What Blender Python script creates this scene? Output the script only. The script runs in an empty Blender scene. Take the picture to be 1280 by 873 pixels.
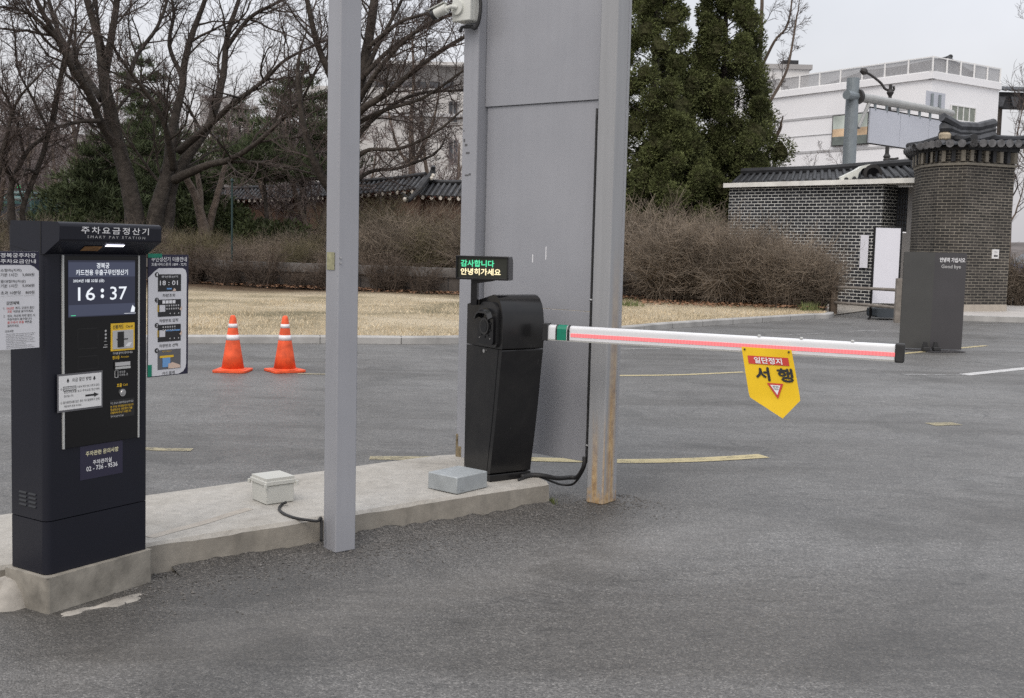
import bpy, math, random
import numpy as np
from mathutils import Vector, Matrix
random.seed(7)
rnd = random.Random(11)
R = math.radians
scene = bpy.context.scene
col = scene.collection

# ------------------------------------------------------------------ camera model
F_PX, CAM_H = 1400.0, 1.55
PITCH, ROLL = math.atan(125 / 1400.0), R(1.38)
CAMROT = Matrix.Rotation(math.pi / 2 - PITCH, 3, 'X') @ Matrix.Rotation(ROLL, 3, 'Z')
CAMPOS = Vector((0, 0, CAM_H))

def ray(px, py):
    return CAMROT @ Vector(((px - 640) / F_PX, -(py - 426.5) / F_PX, -1))

def G(px, py, z=0.0):
    """surveyed point on a horizontal level"""
    r = ray(px, py)
    return CAMPOS + r * ((z - CAM_H) / r.z)

def at(px, py, d):
    """surveyed point at a distance"""
    r = ray(px, py)
    return CAMPOS + r * (d / r.y)

# ------------------------------------------------------------------ materials
MATS = {}

def new_mat(name):
    m = bpy.data.materials.new(name)
    m.use_nodes = True
    nt = m.node_tree
    b = nt.nodes['Principled BSDF']
    MATS[name] = m
    return m, nt, b

def N(nt, typ, **kw):
    n = nt.nodes.new(typ)
    for k, v in kw.items():
        if k.startswith('i_'):
            key = k[2:]
            key = int(key) if key.isdigit() else key.replace('_', ' ')
            n.inputs[key].default_value = v
        else:
            setattr(n, k, v)
    return n

def L(nt, a, b):
    nt.links.new(a, b)

def ramp(nt, fac, stops):
    r = nt.nodes.new('ShaderNodeValToRGB')
    e = r.color_ramp.elements
    while len(e) < len(stops):
        e.new(0.5)
    for i, (p, c) in enumerate(stops):
        e[i].position = p
        e[i].color = (c[0], c[1], c[2], 1) if isinstance(c, (tuple, list)) else (c, c, c, 1)
    L(nt, fac, r.inputs['Fac'])
    return r

def mix(nt, fac, a, b, mode='MIX'):
    m = N(nt, 'ShaderNodeMix', data_type='RGBA', blend_type=mode)
    for sock, v in ((m.inputs[0], fac), (m.inputs[6], a), (m.inputs[7], b)):
        if hasattr(v, 'links') or isinstance(v, bpy.types.NodeSocket):
            L(nt, v, sock)
        elif isinstance(v, (int, float)):
            sock.default_value = v
        else:
            sock.default_value = (v[0], v[1], v[2], 1)
    return m.outputs[2]

def math_(nt, op, a, b=None, clamp=False):
    m = N(nt, 'ShaderNodeMath', operation=op, use_clamp=clamp)
    for i, v in enumerate((a, b)):
        if v is None:
            continue
        if isinstance(v, bpy.types.NodeSocket):
            L(nt, v, m.inputs[i])
        else:
            m.inputs[i].default_value = v
    return m.outputs[0]

def pos(nt):
    return N(nt, 'ShaderNodeNewGeometry').outputs['Position']

def noise(nt, vec, scale, detail=4, rough=0.55, dist=0.0):
    n = N(nt, 'ShaderNodeTexNoise')
    n.inputs['Scale'].default_value = scale
    n.inputs['Detail'].default_value = detail
    n.inputs['Roughness'].default_value = rough
    n.inputs['Distortion'].default_value = dist
    L(nt, vec, n.inputs['Vector'])
    return n.outputs['Fac']

def bump(nt, b, h, strength=0.3, dist=0.01):
    n = N(nt, 'ShaderNodeBump')
    n.inputs['Strength'].default_value = strength
    n.inputs['Distance'].default_value = dist
    L(nt, h, n.inputs['Height'])
    L(nt, n.outputs[0], b.inputs['Normal'])

def simple(name, c, rough=0.5, metal=0.0, var=0.12, vscale=6.0, bscale=None, bstr=0.15, bdist=0.004, spec=0.5, emit=None, estr=0):
    m, nt, b = new_mat(name)
    b.inputs['Roughness'].default_value = rough
    b.inputs['Metallic'].default_value = metal
    b.inputs['Specular IOR Level'].default_value = spec
    p = pos(nt)
    if var:
        f = noise(nt, p, vscale, 5, 0.6)
        lo = tuple(max(0, x * (1 - var)) for x in c)
        hi = tuple(min(1, x * (1 + var)) for x in c)
        r = ramp(nt, f, [(0.3, lo), (0.7, hi)])
        L(nt, r.outputs[0], b.inputs['Base Color'])
        rr = ramp(nt, f, [(0.3, min(1, rough * 1.15)), (0.7, rough * 0.9)])
        L(nt, rr.outputs[0], b.inputs['Roughness'])
    else:
        b.inputs['Base Color'].default_value = (*c, 1)
    if bscale:
        bump(nt, b, noise(nt, p, bscale, 4), bstr, bdist)
    if emit:
        b.inputs['Emission Color'].default_value = (*emit, 1)
        b.inputs['Emission Strength'].default_value = estr
    return m

def make_materials():
    # ---- asphalt
    m, nt, b = new_mat('asphalt')
    p = pos(nt)
    big = noise(nt, p, 0.28, 6, 0.62, 0.8)
    mid = noise(nt, p, 2.2, 5, 0.65)
    fine = noise(nt, p, 70, 3, 0.7)
    v = N(nt, 'ShaderNodeTexVoronoi', feature='F1')
    v.inputs['Scale'].default_value = 150
    L(nt, p, v.inputs['Vector'])
    stone = N(nt, 'ShaderNodeSeparateColor')
    L(nt, v.outputs['Color'], stone.inputs[0])
    c0 = ramp(nt, big, [(0.35, (0.080, 0.077, 0.074)), (0.5, (0.124, 0.123, 0.122)), (0.64, (0.158, 0.158, 0.158))]).outputs[0]
    c1 = mix(nt, 0.45, c0, ramp(nt, mid, [(0.3, (0.080, 0.078, 0.077)), (0.7, (0.155, 0.154, 0.154))]).outputs[0])
    mpw = N(nt, 'ShaderNodeMapping')
    mpw.inputs['Rotation'].default_value = (0, 0, R(-28))
    mpw.inputs['Scale'].default_value = (0.6, 1.5, 1)
    L(nt, p, mpw.inputs[0])
    pits = noise(nt, mpw.outputs[0], 9, 7, 0.78)
    c1 = mix(nt, 0.85, c1, ramp(nt, pits, [(0.32, 0.42), (0.45, 0.95), (0.7, 1.22)]).outputs[0], 'MULTIPLY')
    c1 = mix(nt, 0.6, c1, ramp(nt, noise(nt, p, 32, 4, 0.75), [(0.3, 0.55), (0.7, 1.45)]).outputs[0], 'MULTIPLY')
    c2 = mix(nt, 0.75, c1, ramp(nt, stone.outputs[0], [(0.0, 0.35), (0.5, 0.92), (0.85, 1.15), (1.0, 2.2)]).outputs[0], 'MULTIPLY')
    c3 = mix(nt, 0.5, c2, ramp(nt, fine, [(0.3, 0.5), (0.7, 1.6)]).outputs[0], 'MULTIPLY')
    # coarse loose gravel along the island edge and column foot
    def band(nx, ny, d0, w, wob):
        dp = N(nt, 'ShaderNodeVectorMath', operation='DOT_PRODUCT')
        L(nt, p, dp.inputs[0])
        dp.inputs[1].default_value = (nx, ny, 0)
        d = math_(nt, 'SUBTRACT', dp.outputs['Value'], d0)
        d = math_(nt, 'ADD', d, math_(nt, 'MULTIPLY', math_(nt, 'SUBTRACT', noise(nt, p, 1.6, 6, 0.65), 0.5), wob))
        d = math_(nt, 'ABSOLUTE', d)
        r = ramp(nt, math_(nt, 'DIVIDE', d, w, True), [(0.25, 1.0), (1.0, 0.0)])
        return r.outputs[0]
    nx, ny = math.sin(R(39.2)), -math.cos(R(39.2))
    d0 = nx * -1.631 + ny * 4.98
    g = band(nx, ny, d0, 0.85, 0.7)
    sx = N(nt, 'ShaderNodeSeparateXYZ')
    L(nt, p, sx.inputs[0])
    xlim = ramp(nt, math_(nt, 'ADD', math_(nt, 'MULTIPLY', sx.outputs[0], 0.1), 0.5), [(0.30, 0), (0.36, 1), (0.56, 1), (0.68, 0)]).outputs[0]
    g = math_(nt, 'MULTIPLY', g, xlim, True)
    v2 = N(nt, 'ShaderNodeTexVoronoi', feature='F1')
    v2.inputs['Scale'].default_value = 150
    L(nt, p, v2.inputs['Vector'])
    s2 = N(nt, 'ShaderNodeSeparateColor')
    L(nt, v2.outputs['Color'], s2.inputs[0])
    coarse = ramp(nt, s2.outputs[0], [(0.0, (0.025, 0.024, 0.023)), (0.5, (0.075, 0.071, 0.068)), (0.85, (0.115, 0.11, 0.105)), (1.0, (0.2, 0.19, 0.18))]).outputs[0]
    c4 = mix(nt, g, c3, coarse)
    # a lighter worn stripe of fines beside the loose gravel
    w = band(nx, ny, d0 + 0.95, 0.35, 0.5)
    c4 = mix(nt, math_(nt, 'MULTIPLY', math_(nt, 'MULTIPLY', w, xlim), 0.18), c4, (0.24, 0.23, 0.22))
    # hairline cracks
    mp = N(nt, 'ShaderNodeVectorMath', operation='ADD')
    nd = N(nt, 'ShaderNodeTexNoise')
    nd.inputs['Scale'].default_value = 1.1
    nd.inputs['Detail'].default_value = 5
    nd.inputs['Roughness'].default_value = 0.52
    L(nt, p, nd.inputs['Vector'])
    sc = N(nt, 'ShaderNodeVectorMath', operation='SCALE')
    L(nt, nd.outputs['Color'], sc.inputs[0])
    sc.inputs['Scale'].default_value = 1.6
    L(nt, p, mp.inputs[0])
    L(nt, sc.outputs[0], mp.inputs[1])
    vc = N(nt, 'ShaderNodeTexVoronoi', feature='DISTANCE_TO_EDGE')
    vc.inputs['Scale'].default_value = 0.33
    L(nt, mp.outputs[0], vc.inputs['Vector'])
    crack = ramp(nt, vc.outputs['Distance'], [(0.0, 1.0), (0.0016, 0.8), (0.0045, 0.0)]).outputs[0]
    crack = math_(nt, 'MULTIPLY', crack, ramp(nt, noise(nt, p, 0.5, 3), [(0.44, 0.0), (0.56, 0.6)]).outputs[0])
    c5 = mix(nt, crack, c4, (0.02, 0.02, 0.02))
    # oil and damp stains
    st = ramp(nt, noise(nt, p, 0.8, 4, 0.5, 1.5), [(0.545, 0.0), (0.65, 0.62)]).outputs[0]
    # lanes polished and browned by tyres
    mpt = N(nt, 'ShaderNodeMapping')
    mpt.inputs['Rotation'].default_value = (0, 0, R(-35))
    mpt.inputs['Scale'].default_value = (0.16, 1.1, 1)
    L(nt, p, mpt.inputs[0])
    tyre = ramp(nt, noise(nt, mpt.outputs[0], 0.9, 5, 0.6, 0.3), [(0.38, (0.66, 0.635, 0.60)), (0.5, (1.0, 0.99, 0.975)), (0.62, (1.18, 1.18, 1.18))]).outputs[0]
    c5 = mix(nt, 0.9, c5, tyre, 'MULTIPLY')
    c6 = mix(nt, st, c5, mix(nt, 1.0, c5, (0.55, 0.54, 0.52), 'MULTIPLY'))
    c6 = mix(nt, 1.0, c6, (0.89, 0.875, 0.85), 'MULTIPLY')
    L(nt, c6, b.inputs['Base Color'])
    b.inputs['Roughness'].default_value = 0.5
    b.inputs['Specular IOR Level'].default_value = 0.8
    hh = math_(nt, 'ADD', math_(nt, 'MULTIPLY', v.outputs['Distance'], -0.8), math_(nt, 'MULTIPLY', fine, 0.8))
    hh = math_(nt, 'ADD', hh, math_(nt, 'MULTIPLY', math_(nt, 'MULTIPLY', v2.outputs['Distance'], -2.0), g))
    hh = math_(nt, 'SUBTRACT', hh, crack)
    bump(nt, b, hh, 0.55, 0.005)

    # ---- paint lines (worn)
    for nm, c, thr in (('yellow_paint', (0.55, 0.47, 0.27), 0.41), ('faded_yellow_paint', (0.36, 0.32, 0.21), 0.45), ('white_paint', (0.6, 0.6, 0.6), 0.40), ('faded_white_paint', (0.32, 0.32, 0.32), 0.5)):
        m, nt, b = new_mat(nm)
        p = pos(nt)
        n1 = noise(nt, p, 9, 6, 0.75)
        n2 = noise(nt, p, 90, 3, 0.7)
        mask = math_(nt, 'ADD', math_(nt, 'MULTIPLY', n1, 0.65), math_(nt, 'MULTIPLY', n2, 0.35))
        a = ramp(nt, mask, [(thr - 0.10, 0.0), (thr + 0.08, 0.85)]).outputs[0]
        cc = mix(nt, n1, tuple(x * 0.75 for x in c), tuple(min(1, x * 1.15) for x in c))
        L(nt, cc, b.inputs['Base Color'])
        b.inputs['Roughness'].default_value = 0.8
        L(nt, a, b.inputs['Alpha'])

    # ---- concrete
    m, nt, b = new_mat('concrete')
    p = pos(nt)
    n1 = noise(nt, p, 1.7, 7, 0.65, 0.4)
    n2 = noise(nt, p, 14, 5, 0.7)
    n3 = noise(nt, p, 120, 3, 0.7)
    c = ramp(nt, n1, [(0.28, (0.25, 0.232, 0.205)), (0.42, (0.375, 0.355, 0.32)), (0.7, (0.47, 0.452, 0.42))]).outputs[0]
    c = mix(nt, 0.5, c, ramp(nt, n2, [(0.3, 0.62), (0.65, 1.12)]).outputs[0], 'MULTIPLY')
    c = mix(nt, 0.5, c, ramp(nt, n3, [(0.3, 0.7), (0.7, 1.2)]).outputs[0], 'MULTIPLY')
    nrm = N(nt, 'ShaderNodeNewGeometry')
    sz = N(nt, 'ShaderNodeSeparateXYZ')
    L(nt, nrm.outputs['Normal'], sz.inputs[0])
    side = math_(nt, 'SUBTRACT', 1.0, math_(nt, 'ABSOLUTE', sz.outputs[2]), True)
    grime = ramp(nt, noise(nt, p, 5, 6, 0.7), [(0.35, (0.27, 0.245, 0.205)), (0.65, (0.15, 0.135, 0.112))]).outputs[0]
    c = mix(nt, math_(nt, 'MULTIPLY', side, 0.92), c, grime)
    pit = N(nt, 'ShaderNodeTexVoronoi', feature='F1')
    pit.inputs['Scale'].default_value = 16
    L(nt, p, pit.inputs['Vector'])
    pm = ramp(nt, pit.outputs['Distance'], [(0.05, 0.55), (0.1, 0.0)]).outputs[0]
    pm = math_(nt, 'MULTIPLY', pm, ramp(nt, noise(nt, p, 3, 2), [(0.5, 0), (0.6, 1)]).outputs[0])
    c = mix(nt, pm, c, (0.12, 0.11, 0.1))
    L(nt, c, b.inputs['Base Color'])
    b.inputs['Roughness'].default_value = 0.9
    bump(nt, b, math_(nt, 'ADD', math_(nt, 'MULTIPLY', n2, 1.0), math_(nt, 'MULTIPLY', n3, 0.4)), 0.5, 0.006)

    simple('damp_concrete', (0.25, 0.232, 0.20), 0.85, var=0.42, vscale=6, bscale=30, bstr=0.6)
    simple('trowel_joint', (0.38, 0.345, 0.30), 0.9, var=0.15, vscale=9, bscale=50, bstr=0.4)
    simple('paint_chip', (0.10, 0.10, 0.105), 0.7, var=0.3, vscale=40)
    simple('foot_rust', (0.20, 0.16, 0.10), 0.9, var=0.6, vscale=30, bscale=60)
    simple('mortar', (0.31, 0.29, 0.26), 0.9, var=0.3, vscale=9, bscale=50, bstr=0.6)
    simple('granite', (0.34, 0.335, 0.325), 0.8, var=0.25, vscale=2.0, bscale=60, bstr=0.3)
    simple('pavement_stone', (0.42, 0.40, 0.38), 0.85, var=0.12, vscale=1.2, bscale=30)
    simple('wall_stone', (0.075, 0.066, 0.060), 0.9, var=0.45, vscale=1.6, bscale=14, bstr=0.5)
    simple('cap_stone', (0.125, 0.115, 0.108), 0.9, var=0.4, vscale=3.0, bscale=14, bstr=0.5)

    # ---- dry lawn
    m, nt, b = new_mat('dry_lawn')
    p = pos(nt)
    n1 = noise(nt, p, 0.35, 6, 0.65)
    n2 = noise(nt, p, 9, 5, 0.7)
    n3 = noise(nt, p, 60, 3, 0.7)
    c = ramp(nt, n1, [(0.36, (0.27, 0.235, 0.155)), (0.48, (0.50, 0.42, 0.29)), (0.62, (0.63, 0.54, 0.395))]).outputs[0]
    c = mix(nt, 0.5, c, ramp(nt, n2, [(0.25, 0.6), (0.7, 1.2)]).outputs[0], 'MULTIPLY')
    c = mix(nt, 0.5, c, ramp(nt, n3, [(0.25, 0.65), (0.75, 1.3)]).outputs[0], 'MULTIPLY')
    sp = N(nt, 'ShaderNodeSeparateXYZ')
    L(nt, p, sp.inputs[0])
    # leaf-litter soil beyond the low wall and under the shrubs
    lim = math_(nt, 'ADD', sp.outputs[1], math_(nt, 'MULTIPLY', noise(nt, p, 0.6, 5), 3.0))
    soil = ramp(nt, math_(nt, 'MULTIPLY', lim, 0.01), [(0.285, 0.0), (0.315, 1.0)]).outputs[0]
    sc_ = ramp(nt, n2, [(0.3, (0.06, 0.042, 0.028)), (0.7, (0.15, 0.10, 0.065))]).outputs[0]
    c = mix(nt, soil, c, sc_)
    L(nt, c, b.inputs['Base Color'])
    b.inputs['Roughness'].default_value = 0.95
    b.inputs['Specular IOR Level'].default_value = 0.1
    bump(nt, b, math_(nt, 'ADD', n2, n3), 0.9, 0.05)

    # ---- coated metals / plastics
    m, nt, b = new_mat('grey_paint')
    p = pos(nt)
    mpv = N(nt, 'ShaderNodeMapping')
    L(nt, p, mpv.inputs[0])
    mpv.inputs['Scale'].default_value = (9, 9, 0.5)
    streak = noise(nt, mpv.outputs[0], 3, 5, 0.65)
    blot = noise(nt, p, 1.3, 5, 0.6)
    c = ramp(nt, blot, [(0.3, (0.285, 0.292, 0.318)), (0.7, (0.325, 0.332, 0.358))]).outputs[0]
    c = mix(nt, 0.22, c, ramp(nt, streak, [(0.3, 0.86), (0.7, 1.08)]).outputs[0], 'MULTIPLY')
    L(nt, c, b.inputs['Base Color'])
    L(nt, ramp(nt, streak, [(0.3, 0.36), (0.7, 0.28)]).outputs[0], b.inputs['Roughness'])
    b.inputs['Specular IOR Level'].default_value = 0.4
    bump(nt, b, noise(nt, p, 2.0, 3), 0.14, 0.03)

    # same paint, rusting through at the foot and along one edge
    m, nt, b = new_mat('rusting_paint')
    p = pos(nt)
    tc = N(nt, 'ShaderNodeTexCoord')
    so = N(nt, 'ShaderNodeSeparateXYZ')
    L(nt, tc.outputs['Object'], so.inputs[0])
    mpv = N(nt, 'ShaderNodeMapping')
    L(nt, p, mpv.inputs[0])
    mpv.inputs['Scale'].default_value = (26, 26, 1.1)
    streak = noise(nt, mpv.outputs[0], 2.2, 5, 0.65)
    mp2 = N(nt, 'ShaderNodeMapping')
    L(nt, p, mp2.inputs[0])
    mp2.inputs['Scale'].default_value = (11, 11, 0.5)
    wash = noise(nt, mp2.outputs[0], 3, 5, 0.6)
    base = mix(nt, 0.5, (0.30, 0.305, 0.315), ramp(nt, wash, [(0.3, 0.86), (0.7, 1.08)]).outputs[0], 'MULTIPLY')
    zz = math_(nt, 'ADD', so.outputs[2], math_(nt, 'MULTIPLY', math_(nt, 'SUBTRACT', streak, 0.5), 0.5))
    # one long run of rust down the road face, a shorter one round the corner, and the foot
    def run(coord, c0, w0, top):
        d = math_(nt, 'ABSOLUTE', math_(nt, 'ADD', math_(nt, 'SUBTRACT', coord, c0), math_(nt, 'MULTIPLY', math_(nt, 'SUBTRACT', wash, 0.5), 0.035)))
        m_ = ramp(nt, math_(nt, 'DIVIDE', d, w0, True), [(0.45, 1.0), (1.0, 0.0)]).outputs[0]
        return math_(nt, 'MULTIPLY', m_, ramp(nt, math_(nt, 'DIVIDE', zz, top, True), [(0.35, 1.0), (1.0, 0.0)]).outputs[0])
    on_road = ramp(nt, math_(nt, 'MULTIPLY', so.outputs[0], -1.0), [(0.112, 0.0), (0.1165, 1.0)]).outputs[0]
    on_left = math_(nt, 'SUBTRACT', 1.0, on_road)
    r1 = math_(nt, 'MULTIPLY', run(so.outputs[1], -0.075, 0.048, 1.55), on_road)
    r2 = math_(nt, 'MULTIPLY', run(so.outputs[0], -0.055, 0.028, 0.55), on_left)
    r3 = run(math_(nt, 'ADD', so.outputs[0], so.outputs[1]), -0.12, 0.016, 0.62)
    foot = ramp(nt, math_(nt, 'ADD', so.outputs[2], math_(nt, 'MULTIPLY', math_(nt, 'SUBTRACT', noise(nt, p, 14, 5, 0.7), 0.5), 0.30)), [(0.03, 1.0), (0.11, 0.0)]).outputs[0]
    rm = math_(nt, 'MAXIMUM', math_(nt, 'MAXIMUM', r1, r2), math_(nt, 'MAXIMUM', math_(nt, 'MULTIPLY', r3, 0.9), foot))
    rm = math_(nt, 'MULTIPLY', rm, ramp(nt, streak, [(0.25, 0.25), (0.55, 1.0)]).outputs[0])
    rustc = ramp(nt, noise(nt, p, 22, 5, 0.7), [(0.28, (0.16, 0.08, 0.035)), (0.5, (0.40, 0.25, 0.10)), (0.7, (0.56, 0.40, 0.20))]).outputs[0]
    c = mix(nt, math_(nt, 'MULTIPLY', rm, 0.85), base, rustc)
    L(nt, c, b.inputs['Base Color'])
    L(nt, mix(nt, rm, (0.4, 0.4, 0.4), (0.9, 0.9, 0.9)), b.inputs['Roughness'])

    simple('rust', (0.28, 0.15, 0.06), 0.9, var=0.6, vscale=25, bscale=60)
    simple('chipped_primer', (0.30, 0.29, 0.18), 0.8, var=0.3, vscale=40)
    simple('navy_steel', (0.011, 0.012, 0.019), 0.42, spec=0.28, var=0.12, vscale=3, bscale=400, bstr=0.05, bdist=0.001)
    # black powder coat with dust bloom and fine scratches
    m, nt, b = new_mat('black_steel')
    p = pos(nt)
    dustm = ramp(nt, noise(nt, p, 3.5, 6, 0.7, 0.5), [(0.42, 0.0), (0.75, 0.55)]).outputs[0]
    mps = N(nt, 'ShaderNodeMapping')
    mps.inputs['Rotation'].default_value = (R(20), R(35), R(50))
    mps.inputs['Scale'].default_value = (4, 160, 30)
    L(nt, p, mps.inputs[0])
    scr_ = ramp(nt, noise(nt, mps.outputs[0], 1.0, 2, 0.5), [(0.70, 0.0), (0.74, 1.0)]).outputs[0]
    scr_ = math_(nt, 'MULTIPLY', scr_, ramp(nt, noise(nt, p, 5, 3), [(0.5, 0.0), (0.62, 0.8)]).outputs[0])
    c = mix(nt, dustm, (0.008, 0.008, 0.009), (0.024, 0.023, 0.022))
    c = mix(nt, scr_, c, (0.07, 0.07, 0.068))
    L(nt, c, b.inputs['Base Color'])
    L(nt, mix(nt, dustm, (0.2, 0.2, 0.2), (0.42, 0.42, 0.42)), b.inputs['Roughness'])
    b.inputs['Specular IOR Level'].default_value = 0.42
    bump(nt, b, noise(nt, p, 300, 3), 0.04, 0.001)
    simple('black_gloss', (0.006, 0.006, 0.007), 0.12, var=0)
    simple('black_plastic', (0.016, 0.016, 0.017), 0.35, var=0.15)
    simple('black_rubber', (0.022, 0.022, 0.023), 0.6, var=0.2, vscale=20)
    simple('lens_glass', (0.004, 0.004, 0.005), 0.06, var=0)
    simple('steel', (0.55, 0.55, 0.55), 0.3, 0.9, var=0.1)
    simple('trim_silver', (0.50, 0.51, 0.50), 0.4, 0.3, var=0.05)
    simple('print_white', (0.78, 0.78, 0.80), 0.5, var=0.02)
    simple('print_grey', (0.45, 0.45, 0.45), 0.5, var=0)
    simple('print_silver', (0.72, 0.72, 0.73), 0.5, var=0)
    simple('print_black', (0.02, 0.02, 0.022), 0.6, var=0)
    simple('print_navy', (0.012, 0.011, 0.035), 0.45, var=0)
    simple('print_red', (0.55, 0.05, 0.04), 0.5, var=0)
    simple('print_yellow', (0.75, 0.48, 0.03), 0.5, var=0.05)
    simple('print_cream', (0.72, 0.68, 0.45), 0.5, var=0)
    simple('print_blue', (0.15, 0.33, 0.62), 0.5, var=0)
    simple('print_skin', (0.62, 0.47, 0.38), 0.5, var=0.1)
    simple('green_tape', (0.0, 0.19, 0.115), 0.45, var=0.15, vscale=30)
    simple('plum_sticker', (0.022, 0.020, 0.045), 0.45, var=0.05)
    simple('paper', (0.70, 0.70, 0.70), 0.7, var=0.04)
    simple('board_white', (0.63, 0.63, 0.66), 0.5, var=0.03)
    simple('laminate_edge', (0.12, 0.12, 0.13), 0.2, var=0)
    simple('lid_box_plastic', (0.50, 0.50, 0.465), 0.55, var=0.08, vscale=5)
    simple('galvanised', (0.36, 0.385, 0.395), 0.5, 0.25, var=0.12, vscale=12)
    simple('cone_orange', (0.74, 0.095, 0.026), 0.55, var=0.28, vscale=11)
    simple('cone_reflective', (0.72, 0.70, 0.72), 0.4, var=0.08, vscale=20)
    simple('arm_white', (0.66, 0.67, 0.69), 0.35, var=0.04)
    simple('arm_underside', (0.38, 0.38, 0.36), 0.5, var=0.08)
    m = simple('flag_yellow', (0.80, 0.52, 0.008), 0.55, var=0.05, vscale=8)
    simple('cctv_white', (0.60, 0.61, 0.57), 0.45, var=0.05)
    simple('sign_charcoal', (0.052, 0.050, 0.054), 0.42, var=0.12, vscale=2)
    simple('sign_charcoal_pale', (0.060, 0.060, 0.058), 0.42, var=0.12, vscale=2)  # slightly paler, greener charcoal for the left panel
    simple('timber_rail', (0.19, 0.17, 0.15), 0.85, var=0.3, vscale=6, bscale=30)
    simple('timber_post', (0.10, 0.075, 0.055), 0.85, var=0.3, vscale=6, bscale=30)
    simple('banner_white', (0.74, 0.74, 0.80), 0.6, var=0.02)
    simple('water_tank', (0.05, 0.06, 0.07), 0.45, var=0.1)
    simple('coping', (0.72, 0.71, 0.67), 0.8, var=0.2, vscale=2.5, bscale=20)
    simple('plinth_stone', (0.40, 0.36, 0.31), 0.85, var=0.15, vscale=2, bscale=20)
    simple('tile_grey', (0.055, 0.058, 0.065), 0.6, var=0.5, vscale=5, bscale=15)
    simple('tile_end', (0.12, 0.12, 0.125), 0.75, var=0.5, vscale=9, bscale=20)
    simple('tile_dark', (0.020, 0.021, 0.024), 0.6, var=0.4, vscale=4, bscale=15)
    simple('lime_plaster', (0.40, 0.34, 0.25), 0.9, var=0.3, vscale=6)
    simple('eaves_red', (0.085, 0.028, 0.020), 0.7, var=0.3)
    simple('eaves_white', (0.62, 0.58, 0.52), 0.7, var=0.1)
    simple('palace_brick', (0.12, 0.075, 0.055), 0.85, var=0.3, vscale=2, bscale=20)
    simple('render_white', (0.78, 0.78, 0.80), 0.7, var=0.04, vscale=0.3)
    simple('render_pale', (0.52, 0.51, 0.50), 0.8, var=0.08, vscale=0.3)
    simple('render_grey', (0.30, 0.29, 0.285), 0.8, var=0.1, vscale=0.4)
    simple('groove', (0.42, 0.42, 0.43), 0.8, var=0.1)
    simple('window_glass', (0.10, 0.12, 0.13), 0.15, var=0.3, vscale=0.8)
    simple('dark_window', (0.05, 0.055, 0.065), 0.2, var=0.4, vscale=0.5)
    simple('curtain_green', (0.22, 0.24, 0.21), 0.7, var=0.2, vscale=3)
    simple('rail_white', (0.72, 0.72, 0.72), 0.5, var=0.05)
    m = simple('rail_mesh', (0.40, 0.40, 0.41), 0.7, var=0.15, vscale=0.5)
    m.node_tree.nodes['Principled BSDF'].inputs['Alpha'].default_value = 0.6
    simple('gantry_grey', (0.21, 0.24, 0.26), 0.5, 0.2, var=0.1)
    simple('gantry_arm', (0.36, 0.365, 0.36), 0.5, 0.2, var=0.12, vscale=2)
    simple('sign_back', (0.50, 0.52, 0.58), 0.5, var=0.05, vscale=1)
    simple('lamp_iron', (0.03, 0.028, 0.028), 0.6, var=0.2)
    simple('lamp_green', (0.012, 0.035, 0.035), 0.5, var=0.1)
    simple('bus_teal', (0.055, 0.12, 0.12), 0.4, var=0.1)
    simple('car_blue', (0.04, 0.05, 0.12), 0.3, var=0.1)
    simple('poster_warm', (0.55, 0.40, 0.26), 0.6, var=0.4, vscale=0.8)
    simple('poster_pale', (0.45, 0.50, 0.46), 0.6, var=0.3, vscale=0.8)
    simple('poster_dark', (0.13, 0.15, 0.14), 0.6, var=0.4, vscale=1.2)
    simple('hill_wood', (0.10, 0.085, 0.08), 0.95, var=0.4, vscale=0.15)
    simple('bark', (0.043, 0.035, 0.029), 0.9, var=0.45, vscale=5, bscale=9, bstr=0.9, bdist=0.05)
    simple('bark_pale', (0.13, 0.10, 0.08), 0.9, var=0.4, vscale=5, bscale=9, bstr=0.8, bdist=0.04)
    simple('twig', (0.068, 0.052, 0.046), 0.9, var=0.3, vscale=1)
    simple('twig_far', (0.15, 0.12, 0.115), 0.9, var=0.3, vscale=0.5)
    simple('shrub_twig', (0.190, 0.155, 0.120), 0.9, var=0.45, vscale=1.3)
    simple('shrub_stem', (0.080, 0.060, 0.046), 0.9, var=0.4, vscale=1.3)
    simple('shrub_olive', (0.125, 0.108, 0.062), 0.9, var=0.4, vscale=1.1)
    simple('juniper', (0.098, 0.112, 0.044), 0.75, var=0.6, vscale=1.6, spec=0.2)
    simple('juniper_inner_shade', (0.055, 0.056, 0.028), 0.95, var=0.5, vscale=6, bscale=12, bstr=0.9, bdist=0.05, spec=0.1)  # twiggy interior, coloured darker to stand in for shade between the sprays
    simple('pine', (0.062, 0.078, 0.038), 0.75, var=0.6, vscale=0.9, spec=0.2)
    simple('laurel', (0.048, 0.060, 0.024), 0.7, var=0.6, vscale=1.2, spec=0.2)
    simple('dead_leaf', (0.21, 0.115, 0.065), 0.9, var=0.5, vscale=14)
    simple('straw', (0.54, 0.45, 0.31), 0.9, var=0.35, vscale=3)
    simple('green_blade', (0.14, 0.165, 0.06), 0.8, var=0.3, vscale=20)
    simple('pebble', (0.11, 0.105, 0.10), 0.9, var=0.7, vscale=60)

    # LED / screens / lamps
    def emis(name, c, s, base=(0.01, 0.01, 0.01), rough=0.3):
        m, nt, b = new_mat(name)
        b.inputs['Base Color'].default_value = (*base, 1)
        b.inputs['Roughness'].default_value = rough
        b.inputs['Emission Color'].default_value = (*c, 1)
        b.inputs['Emission Strength'].default_value = s
        return m
    emis('led_green', (0.10, 0.85, 0.42), 1.0)
    emis('led_warm', (1.0, 0.86, 0.52), 1.25)
    emis('led_panel', (0.020, 0.022, 0.014), 0.6)
    emis('screen_blue', (0.030, 0.034, 0.062), 0.75, rough=0.12)
    emis('screen_bar', (0.065, 0.075, 0.125), 0.75, rough=0.12)
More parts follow.
